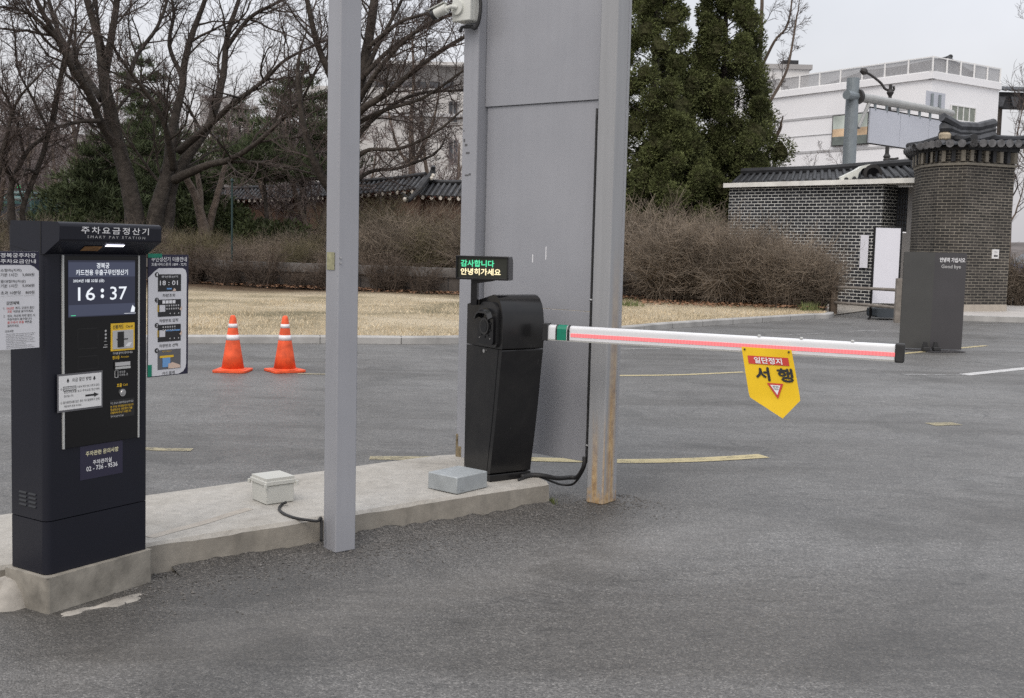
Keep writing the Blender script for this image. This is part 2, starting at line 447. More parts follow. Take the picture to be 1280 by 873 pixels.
    emis('screen_white', (0.82, 0.86, 0.92), 1.0)
    emis('hood_lamp', (0.85, 0.85, 1.0), 3.0)
    emis('signal_green', (0.03, 0.8, 0.25), 2.0)
    # the arm's light strip: a row of red diodes behind milky plastic
    m, nt, b = new_mat('arm_led')
    tc = N(nt, 'ShaderNodeTexCoord')
    so = N(nt, 'ShaderNodeSeparateXYZ')
    L(nt, tc.outputs['Object'], so.inputs[0])
    s = math_(nt, 'SINE', math_(nt, 'MULTIPLY', so.outputs[0], 2 * math.pi / 0.017))
    k = math_(nt, 'ADD', math_(nt, 'MULTIPLY', s, 0.12), 0.92)
    b.inputs['Base Color'].default_value = (0.25, 0.05, 0.05, 1)
    b.inputs['Emission Color'].default_value = (1.0, 0.215, 0.23, 1)
    L(nt, k, b.inputs['Emission Strength'])

    # bricks
    def brick(name, c1, c2, mortar, bw, bh, ms, off=0.5, dirt=0.0):
        m, nt, b = new_mat(name)
        uv = N(nt, 'ShaderNodeUVMap')
        t = N(nt, 'ShaderNodeTexBrick', offset=off)
        t.inputs['Color1'].default_value = (*c1, 1)
        t.inputs['Color2'].default_value = (*c2, 1)
        t.inputs['Mortar'].default_value = (*mortar, 1)
        t.inputs['Scale'].default_value = 1
        t.inputs['Mortar Size'].default_value = ms
        t.inputs['Mortar Smooth'].default_value = 0.2
        t.inputs['Bias'].default_value = 0.0
        t.inputs['Brick Width'].default_value = bw
        t.inputs['Row Height'].default_value = bh
        L(nt, uv.outputs[0], t.inputs['Vector'])
        p = pos(nt)
        c = mix(nt, 0.6, t.outputs['Color'], ramp(nt, noise(nt, p, 1.1, 6, 0.65), [(0.34, 0.45), (0.66, 1.4)]).outputs[0], 'MULTIPLY')
        c = mix(nt, 0.5, c, ramp(nt, noise(nt, p, 9, 4, 0.7), [(0.3, 0.65), (0.7, 1.3)]).outputs[0], 'MULTIPLY')
        L(nt, c, b.inputs['Base Color'])
        b.inputs['Roughness'].default_value = 0.85
        bump(nt, b, math_(nt, 'SUBTRACT', 1.0, t.outputs['Fac']), 0.6, 0.01)
    brick('brick_black', (0.012, 0.013, 0.017), (0.034, 0.036, 0.044), (0.62, 0.62, 0.59), 0.235, 0.088, 0.0105)
    brick('brick_charcoal', (0.018, 0.017, 0.016), (0.060, 0.053, 0.048), (0.22, 0.20, 0.165), 0.23, 0.070, 0.0085)

make_materials()
M = MATS

# ------------------------------------------------------------------ mesh builder
class MB:
    def __init__(self):
        self.v, self.f, self.mi, self.uv = [], [], [], []
        self.names = []

    def m(self, name):
        if name not in self.names:
            self.names.append(name)
        return self.names.index(name)

    def add(self, vs, fs, mat, uvs=None):
        k = len(self.v)
        self.v.extend([tuple(p) for p in vs])
        i = self.m(mat)
        for j, f in enumerate(fs):
            self.f.append(tuple(a + k for a in f))
            self.mi.append(i)
            self.uv.append(uvs[j] if uvs else None)

    def box(self, x0, x1, y0, y1, z0, z1, mat):
        vs = [(x, y, z) for z in (z0, z1) for y in (y0, y1) for x in (x0, x1)]
        self.add(vs, [(0, 2, 3, 1), (4, 5, 7, 6), (0, 1, 5, 4), (2, 6, 7, 3), (0, 4, 6, 2), (1, 3, 7, 5)], mat)

    def obox(self, c, ax, ay, az, mat):
        c, ax, ay, az = Vector(c), Vector(ax), Vector(ay), Vector(az)
        vs = [c + ax * a + ay * b + az * d for d in (-1, 1) for b in (-1, 1) for a in (-1, 1)]
        self.add(vs, [(0, 2, 3, 1), (4, 5, 7, 6), (0, 1, 5, 4), (2, 6, 7, 3), (0, 4, 6, 2), (1, 3, 7, 5)], mat)

    def beam(self, a, b, w, h, mat, up=(0, 0, 1)):
        a, b = Vector(a), Vector(b)
        d = (b - a)
        s = d.cross(Vector(up)).normalized()
        u = s.cross(d).normalized()
        self.obox((a + b) / 2, d / 2, s * w / 2, u * h / 2, mat)

    def prism(self, pts, ext, mat, cap_mat=None):
        pts = [Vector(p) for p in pts]
        e = Vector(ext)
        n = len(pts)
        self.add(pts + [p + e for p in pts], [(i, (i + 1) % n, n + (i + 1) % n, n + i) for i in range(n)], mat)
        self.add(pts, [tuple(range(n - 1, -1, -1))], cap_mat or mat)
        self.add([p + e for p in pts], [tuple(range(n))], cap_mat or mat)

    def quad(self, a, b, c, d, mat, uv=None):
        self.add([a, b, c, d], [(0, 1, 2, 3)], mat, [uv] if uv else None)

    def wall(self, a, b, z0, z1, mat, u0=0.0):
        """vertical quad with UVs in metres"""
        a, b = Vector((a[0], a[1], 0)), Vector((b[0], b[1], 0))
        w = (b - a).length
        self.quad((a.x, a.y, z0), (b.x, b.y, z0), (b.x, b.y, z1), (a.x, a.y, z1), mat,
                  [(u0, z0), (u0 + w, z0), (u0 + w, z1), (u0, z1)])

    def tube(self, pts, radii, n, mat, cap=True):
        pts = [Vector(p) for p in pts]
        if not isinstance(radii, (list, tuple)):
            radii = [radii] * len(pts)
        k = len(self.v)
        i = self.m(mat)
        prev = None
        for j, p in enumerate(pts):
            t = (pts[min(j + 1, len(pts) - 1)] - pts[max(j - 1, 0)])
            if t.length < 1e-9:
                t = Vector((0, 0, 1))
            t.normalize()
            if prev is None:
                a = t.orthogonal().normalized()
            else:
                a = prev - t * prev.dot(t)
                a = a.normalized() if a.length > 1e-6 else t.orthogonal().normalized()
            prev = a
            b = t.cross(a)
            r = radii[j]
            for q in range(n):
                an = 2 * math.pi * q / n
                w = p + a * (r * math.cos(an)) + b * (r * math.sin(an))
                self.v.append((w.x, w.y, w.z))
        for j in range(len(pts) - 1):
            for q in range(n):
                self.f.append((k + j * n + q, k + j * n + (q + 1) % n, k + (j + 1) * n + (q + 1) % n, k + (j + 1) * n + q))
                self.mi.append(i)
                self.uv.append(None)
        if cap and n > 3:
            self.f.append(tuple(k + q for q in range(n - 1, -1, -1)))
            self.mi.append(i); self.uv.append(None)
            e = k + (len(pts) - 1) * n
            self.f.append(tuple(e + q for q in range(n)))
            self.mi.append(i); self.uv.append(None)

    def cyl(self, a, b, r, mat, n=16, r2=None):
        self.tube([a, b], [r, r if r2 is None else r2], n, mat)

    def lathe(self, prof, mat, n=24, c=(0, 0, 0)):
        """prof: list of (radius, z)"""
        vs, fs = [], []
        for r, z in prof:
            for q in range(n):
                an = 2 * math.pi * q / n
                vs.append((c[0] + r * math.cos(an), c[1] + r * math.sin(an), c[2] + z))
        for j in range(len(prof) - 1):
            for q in range(n):
                fs.append((j * n + q, j * n + (q + 1) % n, (j + 1) * n + (q + 1) % n, (j + 1) * n + q))
        fs.append(tuple(range(n - 1, -1, -1)))
        e = (len(prof) - 1) * n
        fs.append(tuple(e + q for q in range(n)))
        self.add(vs, fs, mat)

    def build(self, name, parent=None, bevel=0.0, smooth=False, seg=2):
        me = bpy.data.meshes.new(name)
        me.from_pydata(self.v, [], self.f)
        for nm in self.names:
            me.materials.append(M[nm])
        me.polygons.foreach_set('material_index', self.mi)
        if any(u is not None for u in self.uv):
            lay = me.uv_layers.new(name='UVMap')
            data = np.zeros((len(me.loops), 2), dtype=np.float32)
            k = 0
            for f, u in zip(self.f, self.uv):
                if u is not None:
                    data[k:k + len(f)] = u
                k += len(f)
            lay.data.foreach_set('uv', data.ravel())
        if smooth:
            me.polygons.foreach_set('use_smooth', [True] * len(me.polygons))
        me.update()
        o = bpy.data.objects.new(name, me)
        col.objects.link(o)
        if parent:
            o.parent = parent
        if bevel:
            b = o.modifiers.new('Bevel', 'BEVEL')
            b.width = bevel
            b.segments = seg
            b.limit_method = 'ANGLE'
            b.angle_limit = R(35)
            if smooth is False:
                o.modifiers.new('WN', 'WEIGHTED_NORMAL').keep_sharp = True
                me.polygons.foreach_set('use_smooth', [True] * len(me.polygons))
                me.set_sharp_from_angle(angle=R(35))
        return o

def tag(o, label, cat, group=None):
    o['label'] = label
    o['category'] = cat
    if group:
        o['group'] = group
    return o

def kind(o, k):
    o['kind'] = k
    return o

def thing(name, label, cat, loc=(0, 0, 0), rz=0.0, group=None):
    o = bpy.data.objects.new(name, None)
    o.empty_display_size = 0.1
    col.objects.link(o)
    o.location = loc
    o.rotation_euler = (0, 0, rz)
    return tag(o, label, cat, group)

def copy_tree(o, parent=None):
    c = o.copy()
    col.objects.link(c)
    c.parent = parent
    for ch in list(o.children):
        copy_tree(ch, c)
    return c

# ------------------------------------------------------------------ writing
_glyphs = {}
def glyphs(s, bold=0.0, sp=1.0):
    key = (s, bold, sp)
    if key not in _glyphs:
        cu = bpy.data.curves.new('t', 'FONT')
        cu.body = s
        cu.size = 1
        cu.resolution_u = 2
        cu.offset = bold
        cu.space_character = sp
        ob = bpy.data.objects.new('t', cu)
        col.objects.link(ob)
        dg = bpy.context.evaluated_depsgraph_get()
        dg.update()
        me = bpy.data.meshes.new_from_object(ob.evaluated_get(dg))
        vs = [(v.co.x, v.co.y) for v in me.vertices]
        fs = [tuple(p.vertices) for p in me.polygons]
        bpy.data.objects.remove(ob)
        bpy.data.curves.remove(cu)
        bpy.data.meshes.remove(me)
        if vs:
            x0 = min(v[0] for v in vs); x1 = max(v[0] for v in vs)
            y0 = min(v[1] for v in vs); y1 = max(v[1] for v in vs)
            vs = [((x - x0) / max(1e-6, x1 - x0), (y - y0) / max(1e-6, y1 - y0)) for x, y in vs]
        _glyphs[key] = (vs, fs)
    return _glyphs[key]

def write(mb, s, u0, u1, z0, z1, mat, y=-0.002, bold=0.02, fn=None, sp=1.0):
    """lettering fitted to a box on the local x-z plane facing -y"""
    vs, fs = glyphs(s, 0.0, sp)
    if fn is None:
        fn = lambda u, z: (u, y, z)
    f = lambda a, b: Vector(fn(u0 + a * (u1 - u0), z0 + b * (z1 - z0)))
    c = f(.5, .5)
    du, dv = (f(.51, .5) - c) * 100, (f(.5, .51) - c) * 100
    n = du.cross(dv).normalized()
    # strokes are thickened with slightly raised shifted copies
    sh = bold * dv.length
    su, sv = sh / max(1e-6, du.length), sh / max(1e-6, dv.length)
    copies = [(0, 0)] if bold <= 0 else [(0, 0), (su, 0), (-su, 0), (0, sv), (0, -sv)]
    lim = max(0.00002, dv.length * .0015)
    for k, (a0, b0) in enumerate(copies):
        mb.add([f(a + a0, b + b0) + n * (lim * k) for a, b in vs], fs, mat)

def plate(mb, u0, u1, z0, z1, y, mat, th=0.002):
    mb.box(u0, u1, y - th, y, z0, z1, mat)

def poly(mb, pts, y, mat, fn=None):
    """flat polygon on local x-z facing -y"""
    fn = fn or (lambda u, z: (u, y, z))
    mb.add([fn(u, z) for u, z in pts], [tuple(range(len(pts)))], mat)

def disc(u, z, r, n=18, ru=None):
    return [(u + (ru or r) * math.cos(2 * math.pi * i / n), z + r * math.sin(2 * math.pi * i / n)) for i in range(n)]

def roundrect(u0, u1, z0, z1, rs, n=6):
    """rs: radii for bl, br, tr, tl"""
    out = []
    for (cx, cz, r, a0) in ((u0 + rs[0], z0 + rs[0], rs[0], 180), (u1 - rs[1], z0 + rs[1], rs[1], 270), (u1 - rs[2], z1 - rs[2], rs[2], 0), (u0 + rs[3], z1 - rs[3], rs[3], 90)):
        if r == 0:
            out.append((cx, cz))
        else:
            for i in range(n + 1):
                a = R(a0 + 90 * i / n)
                out.append((cx + r * math.cos(a), cz + r * math.sin(a)))
    return out
# ================================================================== GROUND
def xy(p, z=None):
    return (p[0], p[1], p[2] if z is None else z)

mb = MB()
S = 600
mb.quad((-S, -60, 0), (S, -60, 0), (S, 900, 0), (-S, 900, 0), 'asphalt')
kind(mb.build('road'), 'structure')

# kerb line of the lawn, surveyed along its foot
kp = [(-30.0, 9.5), (-16.0, 12.6), (-9.5, 14.25)] + [tuple(G(x, y)[:2]) for x, y in
      ((120, 430), (240, 429.5), (400, 429.5), (560, 430), (690, 424), (786, 416), (832, 411.5), (907, 406), (976, 401.5), (1015, 399))]
kp.append((7.05, 24.9))
kp.append((7.35, 25.6))
def smooth(pts, n):
    out = []
    P = [Vector(p) for p in pts]
    for i in range(len(P) - 1):
        p0, p1, p2, p3 = P[max(i - 1, 0)], P[i], P[i + 1], P[min(i + 2, len(P) - 1)]
        for k in range(n):
            t = k / n
            out.append(0.5 * ((2 * p1) + (p2 - p0) * t + (2 * p0 - 5 * p1 + 4 * p2 - p3) * t * t + (3 * p1 - p0 - 3 * p2 + p3) * t ** 3))
    out.append(P[-1])
    return out
K = smooth(kp, 8)
def offset(path, d):
    out = []
    for i, p in enumerate(path):
        t = (path[min(i + 1, len(path) - 1)] - path[max(i - 1, 0)]).normalized()
        out.append(p + Vector((-t.y, t.x)) * d)
    return out
KH = 0.11
K2, K3 = offset(K, 0.02), offset(K, 0.16)
mb = MB()
for i in range(len(K) - 1):
    a, b, c, d, e, f = K[i], K[i + 1], K2[i], K2[i + 1], K3[i], K3[i + 1]
    mb.quad((a.x, a.y, 0), (b.x, b.y, 0), (b.x, b.y, KH - .02), (a.x, a.y, KH - .02), 'granite')
    mb.quad((a.x, a.y, KH - .02), (b.x, b.y, KH - .02), (d.x, d.y, KH), (c.x, c.y, KH), 'granite')
    mb.quad((c.x, c.y, KH), (d.x, d.y, KH), (f.x, f.y, KH), (e.x, e.y, KH), 'granite')
# joints between the kerb stones
acc = 0
for i in range(1, len(K)):
    acc += (K[i] - K[i - 1]).length
    if acc > 1.0:
        acc = 0
        a, e = K[i], K3[i]
        t = (K[i] - K[i - 1]).normalized() * 0.006
        for (z0, z1) in ((0.0, KH - .02),):
            n_ = Vector((t.y, -t.x)).normalized() * 0.003
            mb.quad((a.x - t.x + n_.x, a.y - t.y + n_.y, z0), (a.x + t.x + n_.x, a.y + t.y + n_.y, z0), (a.x + t.x + n_.x, a.y + t.y + n_.y, z1), (a.x - t.x + n_.x, a.y - t.y + n_.y, z1), 'asphalt')
        mb.quad((a.x - t.x, a.y - t.y, KH + .003), (a.x + t.x, a.y + t.y, KH + .003), (e.x + t.x, e.y + t.y, KH + .003), (e.x - t.x, e.y - t.y, KH + .003), 'asphalt')
kind(mb.build('kerb'), 'structure')

# lawn: strips from the kerb back to the far tree line
mb = MB()
depths = [0, 0.4, 0.8, 1.4, 2.2, 3.2, 4.5, 6, 8, 11, 16, 24, 40, 70]
def lawn_z(j, p):
    return 0.075 + min(depths[j], 8) * 0.006 + (0.03 * math.sin(p.x * 0.9 + depths[j]) if 0 < j else 0)
cols_ = []
end = K3[-1]
for i, p in enumerate(K3):
    row = []
    for j, d in enumerate(depths):
        q = Vector((p.x * (1 + d * 0.002 * (1 if p.x < 0 else 0)), p.y + d))
        row.append((q.x, q.y, lawn_z(j, q)))
    cols_.append(row)
for i in range(len(cols_) - 1):
    for j in range(len(depths) - 1):
        mb.quad(cols_[i][j], cols_[i + 1][j], cols_[i + 1][j + 1], cols_[i][j + 1], 'dry_lawn')
kind(mb.build('lawn', smooth=True), 'structure')
# earth strip round the gatehouse foot
mb = MB()
e0 = Vector((7.3, 25.7))
mb.add([(7.0, 25.3, .02), (9.4, 29.0, .02), (10.2, 29.4, .02), (10.2, 40, .02), (5, 60, .02), (5, 40, .02)], [(0, 1, 2, 3, 4, 5)], 'mortar')
kind(mb.build('earth'), 'structure')

# pale pavement past the corner pier
mb = MB()
a, b = G(1196, 401), G(1500, 411)
d_ = (b - a).normalized()
n_ = Vector((-d_.y, d_.x, 0))
a2 = a - d_ * 0.4
for (p0, p1, z0, z1, mat) in ((a2, b, 0, .12, 'granite'),):
    mb.prism([(p0.x, p0.y, 0), (p1.x, p1.y, 0), (p1.x, p1.y, .12), (p0.x, p0.y, .12)], n_ * 0.2, mat)
mb.build('pavement_kerb')['kind'] = 'structure'
mb = MB()
p0, p1 = a2 + n_ * .2, b + n_ * .2
mb.add([(p0.x, p0.y, .115), (p1.x, p1.y, .115), (p1.x + 40, p1.y + 60, .115), (p0.x + 12, p0.y + 60, .115)], [(0, 1, 2, 3)], 'pavement_stone')
kind(mb.build('pavement'), 'structure')

# painted lines
def line(name, pts, w, mat, z=0.004):
    mb = MB()
    P = [Vector(p[:2]) for p in pts]
    A, B = offset(P, w / 2), offset(P, -w / 2)
    for i in range(len(P) - 1):
        mb.quad((B[i].x, B[i].y, z), (B[i + 1].x, B[i + 1].y, z), (A[i + 1].x, A[i + 1].y, z), (A[i].x, A[i].y, z), mat)
    return kind(mb.build(name), 'structure')
line('yellow_line', smooth([G(x, y) for x, y in ((165, 561), (190, 562), (212, 562.6), (240, 563))], 5), 0.10, 'faded_yellow_paint')
line('yellow_line', smooth([G(x, y) for x, y in ((600, 573), (715, 576), (800, 577), (880, 575), (955, 570.5))], 5), 0.14, 'yellow_paint')
line('yellow_line', smooth([G(x, y) for x, y in ((462, 573), (500, 573.3), (540, 573.4), (585, 573))], 5), 0.13, 'faded_yellow_paint')
line('yellow_line', smooth([G(x, y) for x, y in ((372, 467.7), (395, 468), (420, 468.3))], 4), 0.08, 'faded_yellow_paint')
line('yellow_line', smooth([G(x, y) for x, y in ((740, 470.3), (775, 470), (850, 469), (930, 465.5))], 6), 0.09, 'yellow_paint')
line('yellow_line', smooth([G(x, y) for x, y in ((1128, 442.5), (1165, 439), (1200, 435.5), (1232, 432.5))], 4), 0.10, 'yellow_paint')
line('yellow_dash', [G(1162, 531), G(1196, 530)], 0.16, 'faded_yellow_paint')
line('white_dash', [G(1205, 469), G(1300, 459), G(1400, 449)], 0.16, 'white_paint')
line('white_line', [G(1190, 405), G(1300, 407.5), G(1500, 413)], 0.12, 'faded_white_paint')
for (p, q) in (((1062, 415), (1100, 413)), ((985, 419), (1030, 417)), ((778, 437), (858, 435)), ((1130, 469), (1200, 469))):
    line('white_dash', [G(*p), G(*q)], 0.12, 'faded_white_paint')

# ------------------------------------------------------------------ traffic island
IZ = 0.14
isl_front = [(-4.4, 2.72), (-1.631, 4.98), (0.236, 6.503)]
isl_back = [(0.10, 6.80), (-0.25, 7.33), (-0.46, 7.24), (-0.78, 6.98), (-1.14, 6.65), (-1.94, 5.93), (-2.55, 5.40), (-5.0, 3.2)]
mb = MB()
outline = []
fr = random.Random(3)
FP = []
for i in range(len(isl_front) - 1):
    a, b = Vector(isl_front[i]), Vector(isl_front[i + 1])
    n = int((b - a).length / 0.035)
    for k in range(n):
        FP.append(a.lerp(b, k / n))
FP.append(Vector(isl_front[-1]))
nv = Vector((math.sin(R(39.2)), -math.cos(R(39.2))))
low, mid_, top = [], [], []
w1 = w2 = 0
for p in FP:
    w1 = w1 * 0.6 + fr.gauss(0, 0.0013)
    w2 = w2 * 0.5 + fr.gauss(0, 0.0016)
    low.append((p.x + nv.x * (w1 + 0.012), p.y + nv.y * (w1 + .012), -0.01))
    mid_.append((p.x + nv.x * w2, p.y + nv.y * w2, IZ - 0.016 + w1))
    top.append((p.x - nv.x * (.018 + abs(w2)), p.y - nv.y * (.018 + abs(w2)), IZ + w2 * .4))
n = len(FP)
mb.add(low + mid_ + top, [(i, i + 1, n + i + 1, n + i) for i in range(n - 1)] + [(n + i, n + i + 1, 2 * n + i + 1, 2 * n + i) for i in range(n - 1)], 'concrete')
BK = [(x, y, IZ) for x, y in isl_back]
mb.add(top + BK, [tuple(range(n + len(BK)))], 'concrete')
bl = [(x, y, -0.01) for x, y in isl_back]
mb.add(BK + bl, [(i, i + len(BK), i + 1 + len(BK), i + 1) for i in range(len(BK) - 1)], 'concrete')
mb.add([mid_[-1], low[-1], bl[0], BK[0], top[-1]], [(0, 1, 2, 3, 4)], 'concrete')
kind(mb.build('traffic_island'), 'structure')
# crumbled asphalt heaped against the island face
mb = MB()
fr = random.Random(17)
rows = []
hh = 0.03
for i, p in enumerate(FP):
    hh = hh * .7 + .3 * fr.uniform(0.0, .06)
    if p.x < -1.55:
        continue
    w_ = .10 + fr.uniform(-.02, .03)
    rows.append([(p.x + nv.x * d, p.y + nv.y * d, max(.003, z + fr.gauss(0, .003)) if 0 < k < 4 else z) for k, (d, z) in enumerate(((.0, hh), (.018, hh * .9), (.045, hh * .55), (.09, hh * .25), (w_ + .06, -.004)))])
for i in range(len(rows) - 1):
    for k in range(4):
        mb.quad(rows[i][k], rows[i][k + 1], rows[i + 1][k + 1], rows[i + 1][k], 'asphalt')
kind(mb.build('loose_asphalt', smooth=True), 'structure')
# wandering joint trowelled in the island top
mb = MB()
jp = smooth([G(x, y, IZ) for x, y in ((187, 672), (215, 664), (250, 655), (285, 644), (312, 636))], 5)
A, B = offset([Vector(p[:2]) for p in jp], .028), offset([Vector(p[:2]) for p in jp], -.028)
for i in range(len(jp) - 1):
    mb.quad((B[i].x, B[i].y, IZ + .0012), (B[i + 1].x, B[i + 1].y, IZ + .0012), (A[i + 1].x, A[i + 1].y, IZ + .0012), (A[i].x, A[i].y, IZ + .0012), 'trowel_joint')
kind(mb.build('island_joint'), 'structure')

# ================================================================== PAY STATION
PA = R(58.06)
PX, PY, PZ = -1.868, 4.444, 0.15
pay_M = Matrix.Translation((PX, PY, PZ)) @ Matrix.Rotation(PA, 4, 'Z')
PAY_ROT = (Matrix.Rotation(0.008, 3, 'Y') @ Matrix.Rotation(PA, 3, 'Z')).to_euler()   # it stands a touch off plumb
W, DP, HT = 0.505, 0.235, 1.434        # width, depth, height above the plinth

# concrete plinth below it
mb = MB()
pts = []
for (x, y) in ((-.02, -.032), (W + .012, -.022), (W + .012, DP + .02), (-.02, DP + .02)):
    q = pay_M @ Vector((x, y, 0)); pts.append((q.x, q.y, -0.01))
mb.prism(pts, (0, 0, 0.158), 'damp_concrete')
kind(mb.build('plinth', bevel=0.012), 'structure')
# smeared mortar round the plinth foot
mb = MB()
fr = random.Random(9)
def blob(cx, cy, rx, ry, ang, h, mat, n=26, seed=0):
    q = random.Random(seed)
    ph = [q.uniform(0, 6.28) for _ in range(4)]
    ring = []
    for rr, zz in ((1.0, -0.004), (0.8, h * .45), (0.45, h * .9), (0.1, h)):
        for i in range(n):
            a = 2 * math.pi * i / n
            k = rr * (1 + .18 * math.sin(3 * a + ph[0]) + .12 * math.sin(5 * a + ph[1]) + .08 * math.sin(9 * a + ph[2]))
            x, y = rx * k * math.cos(a), ry * k * math.sin(a)
            ring.append((cx + x * math.cos(ang) - y * math.sin(ang), cy + x * math.sin(ang) + y * math.cos(ang), zz))
    fs = [(j * n + i, j * n + (i + 1) % n, (j + 1) * n + (i + 1) % n, (j + 1) * n + i) for j in range(3) for i in range(n)]
    fs.append(tuple(3 * n + i for i in range(n)))
    mb.add(ring, fs, mat)
p = G(20, 745, .03); blob(p.x - .02, p.y + .03, .19, .10, R(58), .11, 'mortar', seed=1)
p = G(150, 752); blob(p.x, p.y, .13, .05, R(56), .006, 'mortar', seed=2)
p = G(95, 765); blob(p.x, p.y, .08, .03, R(56), .005, 'mortar', seed=3)
kind(mb.build('mortar_smear', smooth=True), 'structure')

pay = thing('pay_station', 'dark navy parking pay station with lit screen and overhanging hood', 'pay station', (PX, PY, PZ), PA)
pay.rotation_euler = PAY_ROT
mb = MB()
r_ = 0.03
foot = [(x, y) for x, y in roundrect(0, W, 0, DP, (r_, .012, .012, .012))]
mb.prism([(x, y, 0.0) for x, y in foot], (0, 0, .218), 'navy_steel')
mb.build('base_cabinet', pay, bevel=.003)
mb = MB()
mb.prism([(x, y, .222) for x, y in foot], (0, 0, HT - .222 - .02), 'navy_steel')
mb.build('body', pay, bevel=.003)
mb = MB()   # louvres pressed in the side
for i in range(2):
    for k in range(4):
        y = .065 + i * .062
        mb.prism([(-.004, y, .27 + k * .017), (0.001, y, .279 + k * .017), (.001, y, .267 + k * .017)], (0, .048, 0), 'black_steel')
mb.build('side_vent', pay)
# hood: side profile extruded across, with chamfered end
mb = MB()
prof = [(-.094, HT - .073), (-.097, HT - .012), (-.085, HT), (DP - .018, HT), (DP - .018, HT - .10), (.03, HT - .13), (0, HT - .13)]
mb.prism([(-.003, y, z) for y, z in prof], (W - .004, 0, 0), 'navy_steel')
hood = mb.build('hood', pay, bevel=.006)
mb = MB()
mb.box(-.0045, -.0025, .019, .024, HT - .128, HT, 'black_gloss')
mb.build('seam', hood)
mb = MB()
hy = lambda z: -.097 + .003 * (HT - .012 - z) / .061 - .0025
fnh = lambda u, z: (u, hy(z), z)
write(mb, '주차요금정산기', .095, .428, HT - .044, HT - .016, 'print_silver', bold=.012, fn=fnh, sp=1.3)
write(mb, 'SMART PAY STATION', .124, .410, HT - .062, HT - .0515, 'print_grey', bold=.0, fn=fnh, sp=1.5)
mb.build('lettering', hood)
mb = MB()   # lamp in the sloping underside
sl = (HT - .13 - (HT - .073)) / .094
def under(u, y, off=.003):
    return (u, y, HT - .13 - (y) * sl * -1 * -1 if False else HT - .13 + (-y) / .094 * .057 - off)
mb.add([under(.235, -.075), under(.325, -.075), under(.325, -.062), under(.235, -.062)], [(0, 1, 2, 3)], 'hood_lamp')
mb.build('lamp', hood)
mb = MB()
mb.add([under(.14, -.062), under(.225, -.062), under(.225, -.03), under(.14, -.03)], [(0, 1, 2, 3)], 'rust')
mb.build('sensor_window', hood)

# glossy black front panel, silver edge strips
P0, P1, Z0, Z1 = .074, .457, .512, 1.297
mb = MB(); mb.box(P0 + .006, P1 - .006, -.006, .0, Z0, Z1, 'black_gloss')
panel = mb.build('front_panel', pay, bevel=.001)
mb = MB()
mb.box(P0, P0 + .008, -.009, .0, Z0 - .002, Z1 + .004, 'trim_silver')
mb.build('edge_trim', pay, bevel=.001)
mb = MB()
mb.box(P1 - .008, P1, -.009, .0, Z0 - .002, Z1 + .004, 'trim_silver')
mb.build('edge_trim', pay, bevel=.001)

# screen
mb = MB()
plate(mb, .101, .432, 1.048, 1.280, -.0062, 'screen_blue', .0015)
mb.box(.102, .431, -.0085, -.0078, 1.212, 1.272, 'screen_bar')
mb.box(.102, .431, -.0085, -.0078, 1.052, 1.098, 'screen_bar')
screen = mb.build('screen', panel)
mb = MB()
Y = -.0092
write(mb, '경복궁', .236, .299, 1.247, 1.270, 'screen_white', Y, .012)
write(mb, '카드전용 우출구무인정산기', .137, .393, 1.219, 1.242, 'screen_white', Y, .012)
write(mb, '2024년 3월 22일 (금)', .123, .273, 1.188, 1.203, 'screen_white', Y, .012)
write(mb, '16', .146, .228, 1.115, 1.170, 'screen_white', Y, .004)
write(mb, '37', .303, .388, 1.115, 1.170, 'screen_white', Y, .004)
for z in (1.131, 1.155):
    poly(mb, disc(.264, z, .008, 12), Y, 'screen_white')
for z in (1.131, 1.155):
    mb.add([(u, Y, z_) for u, z_ in disc(.264, z, .008, 12)], [tuple(range(12))], 'screen_white')
mb.add([(u, Y, z_) for u, z_ in ((.408, 1.060), (.428, 1.060), (.431, 1.078), (.418, 1.090), (.412, 1.076))], [(0, 1, 2, 3, 4)], 'screen_white')
mb.box(.112, .135, Y - .0001, Y, 1.054, 1.056, 'led_green')
mb.box(.375, .435, Y - .0001, Y, 1.054, 1.0555, 'screen_white')
mb.build('screen_lettering', screen)

# card reader with yellow surround
mb = MB()
plate(mb, .308, .430, .897, 1.014, -.006, 'print_yellow', .002)
plate(mb, .316, .422, .905, .984, -.008, 'print_grey', .002)
rd = mb.build('card_reader', panel)
mb = MB()
mb.box(.340, .372, -.0115, -.010, .912, .978, 'black_plastic')
mb.box(.334, .392, -.0125, -.0115, .944, .948, 'print_black')
mb.add([(.378, -.0105, .915), (.395, -.0105, .930), (.416, -.0105, .930), (.400, -.0105, .912)], [(0, 1, 2, 3)], 'print_silver')
mb.build('card_slot', rd)
mb = MB()
write(mb, '신용카드', .318, .372, .990, 1.008, 'print_black', -.0085)
write(mb, 'Card', .384, .418, .994, 1.004, 'print_black', -.0085)
write(mb, '카드를 끝까지 넣어주세요', .318, .420, .882, .892, 'print_grey', -.0075)
mb.build('lettering', rd)
mb = MB()
mb.box(.270, .290, -.0072, -.006, .915, .918, 'print_grey')
for z in (.985, .970, .955):
    poly(mb, disc(.282, z, .005, 10), -.0075, 'print_grey')
for z, w in ((.94, .012), (.925, .016)):
    mb.box(.275, .275 + w, -.0072, -.006, z, z + .002, 'print_grey')
mb.build('card_symbols', panel)
